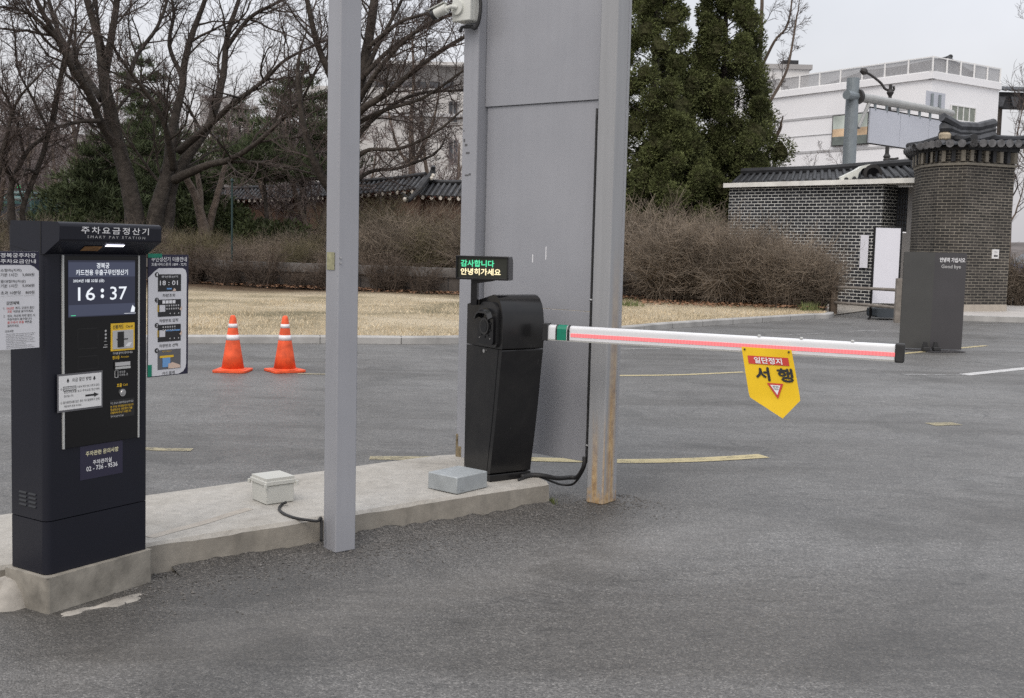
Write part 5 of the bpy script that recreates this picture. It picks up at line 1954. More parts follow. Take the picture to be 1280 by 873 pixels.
# hanok roof behind the terrace
hr = thing('hanok_hall', 'grey swept tiled hall roof rising behind the white terrace', 'building')
mb = MB()
rA, rB = at(1080, 91, 104), at(1185, 73, 100)
eA, eB = at(1030, 108, 101), at(1216, 93, 95)
mid1 = rA.lerp(rB, .55) - Vector((0, 0, .15))
tile_rows(mb, eA, eA.lerp(eB, .6), rA, mid1, .5, .12, endcap=False)
tile_rows(mb, eA.lerp(eB, .6), eB, mid1, rB, .5, .12, endcap=False)
mb.tube(smooth([rA, rA.lerp(rB, .4) - Vector((0, 0, .15)), rA.lerp(rB, .75) - Vector((0, 0, .1)), rB, rB + Vector((.2, 0, .2))], 4), .2, 8, 'tile_dark')
mb.tube(smooth([rB, rB.lerp(eB, .5) - Vector((0, 0, .4)), eB], 4), .26, 8, 'tile_dark')
mb.build('roof', hr)
mb = MB()
mb.box(eA.x + 1, eB.x - 2, 99, 106, 0, eA.z - .2, 'render_grey')
mb.build('wall', hr)
# dark gate roof at the right edge
ht = thing('timber_gate', 'dark timber gate with tiled eaves at the right edge of the view', 'gate building')
mb = MB()
a, b = at(1241, 112, 92), at(1345, 118, 92)
tile_rows(mb, a, b, a + Vector((1.0, 4, .75)), b + Vector((-1, 4, .9)), .5, .11)
mb.build('roof', ht)
mb = MB()
zA = a.z - .1
mb.box(a.x + .5, b.x, 92.6, 93.4, zA - 1.3, zA, 'tile_dark')
for k in range(6):
    x = a.x + .9 + k * 1.1
    mb.prism([(x - .35, 92.3, zA - .4), (x + .35, 92.3, zA - .4), (x + .12, 92.3, zA - 1.2), (x - .12, 92.3, zA - 1.2)], (0, .5, 0), 'tile_grey')
mb.build('brackets', ht)
for k in range(2):
    x = at(1250, 150, 92.5).x + k * 6
    mb = MB(); mb.tube([(x, 93, 0), (x, 93, zA - 1.2)], [.36, .33], 14, 'bark'); mb.build('column', ht)
# small grey roof house behind the juniper
o, a, b = block('grey_roof_house', 'small grey rooftop block left of the white building', 957, 1012, 86, 97, 6, 'render_pale')
mb = MB(); mb.box(a.x - .2, b.x + .2, a.y - .2, a.y + 6, b.z - .1, b.z + .3, 'render_grey'); mb.build('roof', o)
mb = MB(); mb.box(a.x + 1.6, a.x + 2.9, a.y + .5, a.y + 1.5, b.z + .3, b.z + .75, 'tile_dark'); mb.build('roof_unit', o)
o, a, b = block('pale_building', 'pale building with domed skylight glimpsed between the junipers', 826, 868, 112, 90, 8, 'render_pale')
mb = MB(); mb.box(a.x - .1, a.x + 1.9, a.y - 1.0, a.y - .02, 3, b.z + 1.1, 'render_grey'); mb.build('stair_tower', o)
mb = MB(); mb.lathe([(1.6, 0), (1.45, .7), (.9, 1.25), (.2, 1.45)], 'poster_pale', 16, (a.x + 3.2, a.y + 2, b.z - .3)); mb.build('dome', o)
# long pale block seen between post and panel
o, a, b = block('office_building', 'long white office building seen between the post and the panel', 380, 640, 110, 92, 14, 'render_pale')
z_top = a.z
def fw(px0, px1, py0, py1, glass, mull=1):
    p, q = at(px0, py1, 92), at(px1, py0, 92)
    wall_window(o, Vector((p.x, 92, 0)), Vector((1, 0, 0)), Vector((0, -1, 0)), 0, q.x - p.x, p.z, q.z, glass, 'render_grey', mull)
fw(561, 572, 128, 153, 'dark_window', 1)
fw(561, 572, 176, 204, 'dark_window', 1)
fw(585, 600, 128, 153, 'dark_window', 1)
mb = MB()
p, q = at(430, 99, 94), at(640, 84, 94)
mb.box(p.x, q.x, 94, 104, z_top - .05, at(560, 84, 94).z, 'render_grey')
upper = mb.build('upper_storey', o)
for k in range(7):
    p, q = at(452 + k * 17, 126, 93.9), at(465 + k * 17, 103, 93.9)
    mb = MB(); mb.box(p.x, q.x, 93.6, 93.99, p.z, q.z, 'dark_window'); mb.build('window', upper)
mb = MB(); p, q = at(425, 84, 94), at(645, 80, 94); mb.box(p.x, q.x, 93, 104.5, at(560, 84, 94).z + .005, at(560, 80, 94).z, 'render_pale'); mb.build('roof_slab', o)
mb = MB()
p = at(380, 140, 91.9); q = at(640, 138, 91.9)
mb.box(p.x, q.x, 91.7, 91.99, p.z - .15, p.z + .1, 'groove')
mb.build('string_course', o)
o2, a, b = block('distant_block', 'pale apartment block behind the big bare tree', 236, 322, 150, 120, 12, 'render_pale')
mb = MB(); p = at(250, 120, 122); q = at(290, 120, 122); mb.box(p.x, q.x, 122, 130, a.z - .05, p.z, 'render_grey'); mb.build('upper_storey', o2)
mb = MB(); p = at(285, 175, 119.9)
for k in range(4):
    x = at(246 + 20 * k, 175, 119.9).x
    mb = MB(); mb.box(x, x + .8, 119.8, 119.99, p.z, p.z + 1.1, 'dark_window'); mb.build('window', o2)
# second white wall beyond, between trees
o3, a, b = block('white_hall', 'white hall wall showing through the pines right of the big tree', 326, 420, 208, 100, 10, 'render_white')
mb = MB(); mb.box(a.x - .3, b.x + .3, a.y - .3, a.y + 10, a.z, a.z + .3, 'groove'); mb.build('roof', o3)

# far wooded hill
mb = MB()
hr_ = random.Random(5)
n = 60
fv, fb = [], []
for i in range(n + 1):
    x = -260 + 480 * i / n
    h = 13 + 7 * math.exp(-((x + 110) / 60) ** 2) + 2 * math.sin(x * .05) + hr_.uniform(-.7, .7)
    h *= 1 if x < -20 else max(.35, 1 - (x + 20) / 90)
    fv.append((x, 230, h)); fb.append((x, 190, -.5))
bk_ = [(x, 280, -.5) for x, _, _ in fv]
vs = fb + fv + bk_
mb.add(vs, [(i, i + 1, n + 2 + i, n + 1 + i) for i in range(n)] + [(n + 1 + i, n + 2 + i, 2 * n + 3 + i, 2 * n + 2 + i) for i in range(n)], 'hill_wood')
kind(mb.build('hill', smooth=True), 'structure')

# ================================================================== VEHICLES FAR LEFT AND RIGHT
q = at(52, 250, 60)
bus = thing('green_bus', 'dark teal bus passing beyond the shrubs at far left', 'bus', (q.x, q.y, 0))
mb = MB(); mb.box(-1.25, 1.25, -4, 4, .45, 3.2, 'bus_teal'); mb.build('body', bus, bevel=.15)
mb = MB(); mb.box(-1.15, 1.15, -3.8, 3.8, 3.2, 3.45, 'bus_teal'); mb.build('roof', bus, bevel=.12)
mb = MB(); mb.box(-1.1, 1.1, -4.03, -4.01, 1.6, 2.8, 'dark_window'); mb.build('windscreen', bus)
for x in (-1.15, 1.0):
    for y in (-2.6, 2.4):
        mb = MB(); mb.cyl((x, y, .5), (x + .18, y, .5), .5, 'black_rubber', 18); mb.build('wheel', bus)
q = at(1284, 320, 46)
car = thing('parked_car', 'dark blue car partly cut by the right edge beyond the pier', 'car', (q.x + 1.4, q.y, 0.12), R(0))
mb = MB()
mb.prism([(-2.1, -.85, .3), (2.1, -.85, .3), (2.15, -.85, .75), (1.3, -.85, .95), (-1.9, -.85, 1.0), (-2.15, -.85, .7)], (0, 1.7, 0), 'car_blue')
mb.build('body', car, bevel=.08)
mb = MB()
mb.prism([(1.15, -.75, .96), (.5, -.68, 1.42), (-1.2, -.68, 1.45), (-1.8, -.75, 1.0)], (0, 1.45, 0), 'dark_window')
mb.build('cabin', car, bevel=.05)
for x in (-1.35, 1.35):
    for y in (-.86, .70):
        mb = MB(); mb.cyl((x, y, .32), (x, y + .16, .32), .32, 'black_rubber', 18); mb.build('wheel', car)
q = at(27, 234, 58)
ts = thing('traffic_light', 'traffic light showing green beyond the trees at far left', 'traffic light', (q.x, q.y, 0))
mb = MB(); mb.cyl((0, 0, 0), (0, 0, q.z + .3), .08, 'lamp_iron', 10); mb.build('pole', ts)
mb = MB(); mb.box(-.6, .6, -.25, -.09, q.z - .22, q.z + .22, 'lamp_iron'); hs = mb.build('housing', ts)
mb = MB(); mb.cyl((-.02, -.255, q.z), (-.02, -.27, q.z), .09, 'signal_green', 14); mb.build('green_lens', hs)
q = at(290, 270, 33.5)
lp2 = thing('lamp_pole', 'slender dark green pole standing in the shrubs left of the grey post', 'pole', (q.x, q.y, 0))
mb = MB(); mb.tube([(0, 0, 0), (0, 0, at(290, 228, 33.5).z)], [.032, .028], 10, 'lamp_green'); mb.build('shaft', lp2)
mb = MB(); mb.lathe([(.03, 0), (.05, .03), (.05, .08), (.02, .11)], 'lamp_green', 12, (0, 0, at(290, 228, 33.5).z)); mb.build('cap', lp2)
# ================================================================== BARE TREES
class Tree:
    def __init__(self, seed, twig='twig', bark='bark', minr=.0065):
        self.minr = minr
        self.r = random.Random(seed)
        self.trunk, self.crown = MB(), MB()
        self.tw, self.bk = twig, bark
        self.count = 0

    def limb(self, pts, radii, n=10, sub=5):
        P = [Vector(p) for p in pts]
        S, RR = [], []
        for i in range(len(P) - 1):
            p0, p1, p2, p3 = P[max(i - 1, 0)], P[i], P[i + 1], P[min(i + 2, len(P) - 1)]
            for k in range(sub):
                t = k / sub
                S.append(0.5 * ((2 * p1) + (p2 - p0) * t + (2 * p0 - 5 * p1 + 4 * p2 - p3) * t * t + (3 * p1 - p0 - 3 * p2 + p3) * t ** 3))
                RR.append(radii[i] + (radii[i + 1] - radii[i]) * t)
        S.append(P[-1]); RR.append(radii[-1])
        r = self.r
        S = [p + Vector((r.gauss(0, 1), r.gauss(0, 1), r.gauss(0, 1))) * (RR[i] * .035) for i, p in enumerate(S)]
        self.trunk.tube(S, RR, n, self.bk)
        return S, RR

    def branch(self, p, d, length, r0, lvl, up=0.12, wob=.22, segs=None):
        r = self.r
        segs = segs or (6 if lvl >= 2 else 4 if lvl == 1 else 3)
        pts, rad = [p.copy()], [r0]
        d = d.normalized()
        q = p.copy()
        tipf = .30 if lvl > 0 else .5
        for i in range(segs):
            d = (d + Vector((r.gauss(0, wob), r.gauss(0, wob), r.gauss(0, wob) + up)) * (.8)).normalized()
            q = q + d * (length / segs)
            pts.append(q.copy())
            rad.append(r0 * (1 - (1 - tipf) * (i + 1) / segs))
        mb = self.crown
        mb.tube(pts, rad, 5 if r0 > .03 else 4 if r0 > .014 else 3, self.bk if r0 > .035 else self.tw, cap=False)
        self.count += 1
        if lvl > 0:
            self.sprout(pts, rad, lvl - 1, length)
        return pts

    def sprout(self, pts, rad, lvl, plen, n=None, t0=.18, ang=(26, 62), lf=(.38, .72), up=.08):
        r = self.r
        n = n or {2: 8, 1: 8, 0: 6}[lvl]
        m = len(pts) - 1
        for i in range(n):
            t = t0 + (1 - t0) * (i + r.random()) / n
            k = min(m - 1, int(t * m)); f = t * m - k
            p = pts[k].lerp(pts[k + 1], f)
            tan = (pts[k + 1] - pts[k]).normalized()
            ax = Vector((r.gauss(0, 1), r.gauss(0, 1), r.gauss(0, 1)))
            ax = ax - tan * ax.dot(tan)
            if ax.length < .01:
                continue
            ax.normalize()
            a = R(r.uniform(*ang))
            d = tan * math.cos(a) + ax * math.sin(a)
            rr = rad[k] + (rad[k + 1] - rad[k]) * f
            L_ = plen * r.uniform(*lf) * (1 - .35 * t)
            self.branch(p, d, L_, max(self.minr, min(rr * .6, L_ * .020)), lvl, up)

    def done(self, name, label, group=None, base=None, cat='tree'):
        o = thing(name, label, cat, base or (0, 0, 0), 0, group)
        for mb, nm in ((self.trunk, 'trunk'), (self.crown, 'crown')):
            if mb.v:
                if base:
                    b = Vector(base)
                    mb.v = [(x - b.x, y - b.y, z - b.z) for x, y, z in mb.v]
                mb.build(nm, o, smooth=(nm == 'trunk'))
        return o

def trace(lst, d0, sc, dd=None):
    """surveyed limb: (x, y, radius in the same units[, distance offset])"""
    pts, rad = [], []
    for t in lst:
        x, y, rr = t[0] / sc, t[1] / sc, t[2] / sc
        d = d0 + (t[3] if len(t) > 3 else 0)
        pts.append(at(x, y, d))
        rad.append(rr * d / F_PX * (.72 if sc > 1 else .9))
    return pts, rad

# ---- the big multi-stemmed tree
T = Tree(21)
D0, Z = 38.0, 2.645
limbs = [
    ([(455, 930, 58), (452, 800, 50), (440, 690, 42), (420, 590, 37), (390, 480, 33), (366, 380, 31), (345, 265, 26), (330, 150, 20), (305, 60, 16), (275, -40, 14), (240, -150, 10)], 6, 2.6),
    ([(345, 255, 22), (365, 140, 17), (382, 40, 15), (392, -60, 12), (400, -170, 8, 1)], 5, 2.4),
    ([(398, 500, 22), (335, 410, 19, -.5), (300, 320, 17, -1), (242, 230, 15, -1.6), (190, 130, 13, -2), (140, 40, 11, -2.4), (95, -50, 8, -2.6)], 7, 2.4),
    ([(335, 330, 16), (270, 230, 13, .8), (205, 130, 11, 1.4), (175, 50, 9, 1.8), (150, -50, 7, 2)], 6, 2.2),
    ([(195, 135, 10, -2), (120, 62, 8, -2.6), (60, 32, 6, -3), (-10, 22, 4, -3.4)], 6, 1.9),
    ([(500, 930, 55, .4), (505, 800, 44, .3), (520, 690, 36, .3), (555, 565, 30, .6), (570, 430, 21, 1), (600, 300, 17, 1.3), (612, 200, 15, 1.6), (640, 100, 13, 2), (678, 0, 10, 2.2), (700, -100, 7, 2.4)], 7, 2.5),
    ([(575, 560, 20, .3), (560, 480, 15, -.3), (540, 400, 12, -.8), (490, 315, 10, -1.2), (432, 240, 8, -1.6), (385, 175, 6, -2)], 6, 1.9),
    ([(530, 930, 50, .6), (545, 760, 40, .6), (568, 610, 30, .8), (640, 490, 23, 1.2), (700, 395, 18, 1.6), (738, 250, 15, 2), (752, 120, 12, 2.3), (790, 0, 9, 2.6), (815, -80, 6, 2.8)], 7, 2.5),
    ([(575, 595, 23, .2), (680, 548, 17, -.6), (760, 528, 13, -1.2), (850, 472, 11, -1.8), (945, 382, 9, -2.3), (1000, 325, 7, -2.7), (1040, 240, 5, -3)], 8, 2.1),
    ([(590, 500, 19, .4), (690, 418, 14, -.2), (765, 348, 12, -.8), (870, 270, 9, -1.4), (945, 198, 7, -1.9), (1060, 142, 5, -2.3)], 8, 2.0),
    ([(690, 548, 9, -.6), (800, 535, 7, -1.2), (920, 548, 6, -1.8), (1090, 590, 4, -2.5), (1180, 610, 3, -3)], 7, 1.5),
    ([(742, 170, 11, 2.2), (820, 65, 9, 2), (905, 15, 7, 1.8), (1010, -40, 5, 1.6)], 6, 1.8),
    ([(420, 290, 14, .2), (450, 190, 10, .8), (520, 90, 8, 1.2), (560, -20, 6, 1.6)], 5, 1.8),
    ([(605, 260, 12, 1.4), (560, 150, 9, 2), (575, 40, 7, 2.2), (550, -60, 5, 2.5)], 5, 1.8),
    ([(330, 400, 12, -.8), (250, 405, 8, -1.5), (170, 428, 6, -2.2), (110, 425, 4, -3)], 5, 1.2),
]
for pts, n, ln in limbs:
    P, RR = trace(pts, D0, Z)
    S, RR2 = T.limb(P, RR)
    T.sprout(S, RR2, 2, ln * 2.1, n=int(n * 2.0), t0=.24)
    T.branch(S[-1], S[-1] - S[-3], ln * 1.2, RR2[-1], 2, up=.05)
big = T.done('bare_tree', 'large bare tree with many thick forking stems behind the pay station', base=tuple(at(185, 345, 38).xy) + (0.1,), cat='tree')

# ---- slimmer tree at far left
T = Tree(5)
Dl = 36.0
for pts, n, ln in [
    ([(60, 900, 26), (45, 780, 22), (36, 690, 18), (42, 600, 13), (92, 500, 10), (168, 428, 9, .6), (190, 320, 8, 1), (205, 215, 6, 1.4), (230, 120, 4, 1.8)], 8, 1.7),
    ([(95, 900, 20, .3), (85, 770, 15, .3), (75, 690, 13, .2), (118, 575, 12, .2), (158, 455, 10, .4), (182, 335, 8, .2), (217, 205, 6, -.2), (240, 100, 4, -.5)], 8, 1.7),
    ([(40, 600, 10), (0, 520, 8, -.6), (-50, 420, 6, -1)], 6, 1.5),
    ([(80, 525, 8), (60, 420, 7, -.5), (20, 320, 5, -1), (-30, 240, 4, -1.4)], 6, 1.6),
    ([(160, 432, 8, .5), (110, 330, 6, .2), (60, 230, 5, -.2), (50, 120, 4, -.5)], 7, 1.6),
    ([(120, 575, 8, .2), (90, 560, 6, -.6), (75, 580, 4, -.9)], 2, .6),
    ([(-20, 900, 18, -.6), (-15, 700, 12, -.6), (0, 560, 10, -.8), (30, 420, 8, -1), (60, 330, 6, -1.2), (130, 250, 4, -1.5)], 7, 1.6),
]:
    P, RR = trace(pts, Dl, Z)
    S, RR2 = T.limb(P, RR, 8)
    T.sprout(S, RR2, 2, ln * 1.9, n=int(n * 1.7), t0=.3)
    T.branch(S[-1], S[-1] - S[-3], ln * 1.0, RR2[-1], 2, up=.05)
T.done('bare_tree', 'slim bare tree with crooked twin stems at the far left', base=tuple(at(20, 340, 36).xy) + (.1,))

# ---- the tree whose limbs show between post and panel
T = Tree(33)
Dm = 35.0
for pts, n, ln in [
    ([(418, 345, 16), (420, 290, 13), (428, 220, 11), (436, 160, 10), (452, 92, 8, .4), (459, 60, 7, .6), (467, 10, 6, .8), (474, -60, 4, 1)], 9, 2.0),
    ([(424, 250, 8), (405, 225, 7, -.4), (390, 195, 5, -.8), (378, 150, 4, -1), (372, 90, 3, -1.2)], 7, 1.6),
    ([(430, 165, 6), (453, 137, 5, -.6), (485, 116, 4.4, -1), (517, 89, 3.6, -1.4), (574, 50, 2.8, -1.8), (640, 20, 2, -2.2)], 9, 1.6),
    ([(455, 95, 4), (490, 60, 3, .2), (530, 35, 2.4, 0), (590, 5, 2, -.2)], 8, 1.5),
    ([(432, 190, 4.5), (470, 146, 3, .5), (520, 118, 2.4, .8), (580, 113, 1.8, 1)], 7, 1.4),
    ([(428, 225, 4), (455, 190, 3, -.4), (500, 186, 2.4, -.8), (545, 165, 1.8, -1.2), (575, 140, 1.3, -1.4)], 7, 1.3),
    ([(426, 245, 4), (460, 216, 3, .4), (500, 210, 2.2, .8), (540, 195, 1.6, 1)], 6, 1.2),
    ([(440, 140, 5), (470, 92, 3.4, -.5), (505, 52, 2.6, -1), (560, 12, 1.8, -1.4)], 8, 1.5),
    ([(452, 100, 4), (475, 52, 3, .4), (500, 5, 2.2, .6), (520, -40, 1.5, .8)], 8, 1.5),
    ([(437, 160, 4), (480, 138, 2.8, -.6), (530, 122, 2.1, -1.1), (585, 84, 1.5, -1.6)], 8, 1.4),
    ([(460, 60, 3.4), (500, 28, 2.6, -.4), (545, 14, 2, -.8), (600, -12, 1.4, -1.2)], 8, 1.4),
    ([(434, 150, 6), (415, 100, 5, -.5), (395, 50, 4, -.8), (380, -20, 3, -1)], 7, 1.8),
]:
    P, RR = trace(pts, Dm, 1)
    S, RR2 = T.limb(P, RR, 8)
    T.sprout(S, RR2, 2, ln * 1.9, n=int(n * 1.9), t0=.25)
    T.branch(S[-1], S[-1] - S[-3], ln * .9, RR2[-1], 2, up=.05)
T.done('bare_tree', 'bare tree spreading limbs between the grey post and the panel', base=tuple(at(418, 345, 35).xy) + (.1,))

# ---- pale young tree in front of the white office building
T = Tree(44, 'twig', 'bark_pale', .010)
for pts, n, ln in [
    ([(516, 330, 6), (515, 222, 5), (515, 195, 4.5), (514, 150, 3), (517, 100, 2, .4), (515, 40, 1.3, .6)], 12, 2.6),
    ([(517, 205, 3), (530, 180, 2.4, -.4), (542, 150, 1.8, -.8), (550, 110, 1.2, -1)], 7, 2.2),
    ([(515, 210, 3), (500, 190, 2.2, .6), (490, 160, 1.7, 1), (480, 110, 1.2, 1.2)], 7, 2.2),
]:
    P, RR = trace(pts, 62, 1)
    S, RR2 = T.limb(P, RR, 7)
    T.sprout(S, RR2, 2, ln * 1.2, n=n, t0=.3)
T.done('bare_tree', 'slender pale bare tree standing before the white office building', base=tuple(at(516, 330, 62).xy) + (0,))

# ---- thin tree right of the junipers with a sawn limb
T = Tree(55, 'twig', 'bark_pale')
for pts, n, ln in [
    ([(938, 345, 6), (938, 240, 5), (942, 170, 4.2), (948, 100, 3.4), (951, 45, 2.8), (953, -20, 2.2), (955, -80, 1.6)], 9, 1.7),
    ([(944, 222, 3), (948, 206, 3, -.3), (961, 189, 3, -.6), (975, 162, 2.4, -.9)], 3, .8),
    ([(944, 165, 3), (962, 128, 2.4, .4), (984, 86, 1.8, .6), (996, 20, 1.2, .8)], 8, 1.3),
    ([(949, 90, 2.4), (968, 52, 1.8, -.4), (985, 30, 1.3, -.6), (992, -20, 1, -.8)], 6, 1.2),
]:
    P, RR = trace(pts, 39, 1)
    S, RR2 = T.limb(P, RR, 7)
    T.sprout(S, RR2, 2, ln * 1.3, n=int(n * 1.2), t0=.3)
    T.branch(S[-1], S[-1] - S[-3], ln * .6, RR2[-1], 1, up=.1)
T.done('bare_tree', 'thin bare tree with a sawn lower limb right of the junipers', base=tuple(at(938, 345, 39).xy) + (0,))

# ---- saplings in front of the white building, right edge tree
def sapling(px, py_base, d, h, seed, label, n=7, spread=.5, bark='twig', group=None):
    T = Tree(seed, 'twig', bark)
    b = at(px, 300, d); b.z = 0
    r = T.r
    pts = [b, b + Vector((r.uniform(-.1, .1), 0, h * .3)), b + Vector((r.uniform(-.2, .2), 0, h * .65)), b + Vector((r.uniform(-.3, .3), 0, h))]
    S, RR = T.limb(pts, [.07 * h / 6, .055 * h / 6, .03 * h / 6, .012], 6)
    T.sprout(S, RR, 2, h * .42, n=n, t0=.25, ang=(25, 50), up=.22)
    return T.done('bare_tree', label, group, tuple(b))
sapling(1050, 0, 50, 6.2, 61, 'wispy bare sapling left of the sign mast before the white building', 8)
sapling(1127, 0, 52, 5.4, 62, 'wispy bare sapling under the blank road sign', 7)
sapling(1010, 0, 54, 6.0, 65, 'wispy bare sapling beside the juniper before the white building', 7)
sapling(1262, 0, 44, 7.6, 63, 'bare young tree rising behind the pier roof at the right edge', 11, bark='bark_pale')
sapling(1290, 0, 40, 9.5, 64, 'taller bare tree half out of view at the right edge', 12, bark='bark_pale')

# ---- distant bare woodland, one tree copied about
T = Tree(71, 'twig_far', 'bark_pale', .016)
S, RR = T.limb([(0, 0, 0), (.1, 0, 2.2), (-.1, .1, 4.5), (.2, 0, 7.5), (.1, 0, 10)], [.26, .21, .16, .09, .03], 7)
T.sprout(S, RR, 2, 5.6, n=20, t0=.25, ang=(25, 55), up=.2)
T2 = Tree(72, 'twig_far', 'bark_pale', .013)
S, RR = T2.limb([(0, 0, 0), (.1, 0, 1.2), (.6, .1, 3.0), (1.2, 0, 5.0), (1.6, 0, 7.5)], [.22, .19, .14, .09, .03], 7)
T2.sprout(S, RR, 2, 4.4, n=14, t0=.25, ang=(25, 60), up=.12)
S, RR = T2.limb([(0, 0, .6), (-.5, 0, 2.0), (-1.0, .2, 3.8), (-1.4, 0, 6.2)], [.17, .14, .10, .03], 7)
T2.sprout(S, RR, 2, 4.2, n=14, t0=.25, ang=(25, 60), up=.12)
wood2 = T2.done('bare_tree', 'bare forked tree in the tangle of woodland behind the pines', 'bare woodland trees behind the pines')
for i, (px, d) in enumerate(((-12, 50), (128, 56), (262, 56), (345, 56), (395, 48), (440, 58), (-50, 46), (478, 68), (550, 60))):
    o = wood2 if i == 0 else copy_tree(wood2)
    p = at(px, 300, d)
    o.location = (p.x, p.y, 0)
    s = rnd.uniform(.75, 1.1)
    o.scale = (s, s, s)
    o.rotation_euler.z = rnd.uniform(0, 6.28)
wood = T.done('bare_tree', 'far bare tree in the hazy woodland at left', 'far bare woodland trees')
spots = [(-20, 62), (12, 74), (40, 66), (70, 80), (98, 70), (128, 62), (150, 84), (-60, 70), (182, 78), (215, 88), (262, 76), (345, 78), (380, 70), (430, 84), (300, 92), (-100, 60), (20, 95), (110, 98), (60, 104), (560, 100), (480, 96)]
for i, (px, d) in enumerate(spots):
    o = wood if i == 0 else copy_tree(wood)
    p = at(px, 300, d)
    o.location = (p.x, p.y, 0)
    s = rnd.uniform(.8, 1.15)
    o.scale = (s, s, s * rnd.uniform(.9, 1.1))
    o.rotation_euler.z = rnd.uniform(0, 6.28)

# ================================================================== EVERGREENS
def spray_mesh(mb, c, out, size, mat, r, k=3, w=.28):
    """a tuft of k narrow blades"""
    for _ in range(k):
        d = (out + Vector((r.gauss(0, .55), r.gauss(0, .55), r.gauss(0, .55)))).normalized()
        s = d.cross(Vector((r.gauss(0, 1), r.gauss(0, 1), r.gauss(0, 1))))
        if s.length < .01:
            continue
        s.normalize()
        l = size * r.uniform(.6, 1.3)
        b = len(mb.v)
        p1 = c + d * l * .45 + s * l * w * .5
        p2 = c + d * l
        p3 = c + d * l * .45 - s * l * w * .5
        mb.v.extend([tuple(c), tuple(p1), tuple(p2), tuple(p3)])
        mb.f.append((b, b + 1, b + 2, b + 3))
        mb.mi.append(mb.m(mat)); mb.uv.append(None)

def juniper(label, px, d, z0, z1, rx, seed, nl=90, per=260, size=.085, lean=0.0, shape=None):
    r = random.Random(seed)
    b = at(px, 300, d); b.z = 0
    o = thing('juniper_tree', label, 'tree', (b.x, b.y, 0))
    mb = MB()
    mb.tube([(0, 0, 0), (.05, 0, z0 + .6), (lean * .5, .05, (z0 + z1) / 2), (lean, 0, z1 - .3)], [.24, .2, .13, .03], 9, 'bark')
    mb.build('trunk', o, smooth=True)
    mb = MB()
    shape = shape or (lambda t: (1 - t) ** .6 * (.55 + .6 * min(1, t * 3.5)))
    H = z1 - z0
    for i in range(nl):
        t = (i + r.random()) / nl
        t = t ** 1.15
        rad = rx * shape(t)
        a = i * 2.39996 + r.uniform(-.4, .4)
        q = rad * r.uniform(.55, 1.0)
        c = Vector((math.cos(a) * q + lean * t, math.sin(a) * q, z0 + H * t))
        lr = (.30 + .30 * r.random()) * (1.12 - .55 * t) * (rx / 1.6) ** .5
        outv = Vector((math.cos(a), math.sin(a), .9)).normalized()
        # dense inner mass of the clump, its shade put into the colour
        kb = len(mb.v); im = mb.m('juniper_inner_shade')
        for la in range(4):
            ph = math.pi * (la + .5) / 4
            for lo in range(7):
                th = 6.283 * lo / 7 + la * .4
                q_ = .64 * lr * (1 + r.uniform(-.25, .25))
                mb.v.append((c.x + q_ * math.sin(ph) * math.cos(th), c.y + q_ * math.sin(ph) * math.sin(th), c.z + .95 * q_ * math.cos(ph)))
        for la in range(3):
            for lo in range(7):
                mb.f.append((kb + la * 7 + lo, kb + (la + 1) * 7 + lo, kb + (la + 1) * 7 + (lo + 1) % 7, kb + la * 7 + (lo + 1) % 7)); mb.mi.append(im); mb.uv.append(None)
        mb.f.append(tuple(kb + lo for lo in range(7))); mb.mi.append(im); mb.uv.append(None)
        # supporting shoot
        mb.tube([Vector((lean * t, 0, c.z - q * .5)), c], [.025, .012], 3, 'bark', cap=False)
        for j in range(per):
            v = Vector((r.gauss(0, 1), r.gauss(0, 1), r.gauss(0, 1)))
            if v.length < .01:
                continue
            v.normalize()
            p = c + Vector((v.x * lr, v.y * lr, v.z * lr * .95)) * r.uniform(.60, 1.06)
            spray_mesh(mb, p, (v * 1.1 + outv * .4 + Vector((0, 0, .1))), size, 'juniper', r, 3, .36)
    mb.build('crown', o)
    return o
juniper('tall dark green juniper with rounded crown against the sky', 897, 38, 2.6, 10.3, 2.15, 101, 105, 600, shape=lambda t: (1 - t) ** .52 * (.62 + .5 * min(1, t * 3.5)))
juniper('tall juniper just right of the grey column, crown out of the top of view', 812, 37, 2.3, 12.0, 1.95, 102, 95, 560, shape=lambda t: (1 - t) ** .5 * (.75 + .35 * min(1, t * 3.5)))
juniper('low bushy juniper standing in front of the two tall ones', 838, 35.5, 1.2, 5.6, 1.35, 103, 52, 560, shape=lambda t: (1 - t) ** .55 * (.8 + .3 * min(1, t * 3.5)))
juniper('squat juniper filling the gap under the tallest juniper crown', 895, 37.0, 1.4, 5.2, 1.3, 104, 44, 560, shape=lambda t: (1 - t) ** .55 * (.8 + .3 * min(1, t * 3.5)))

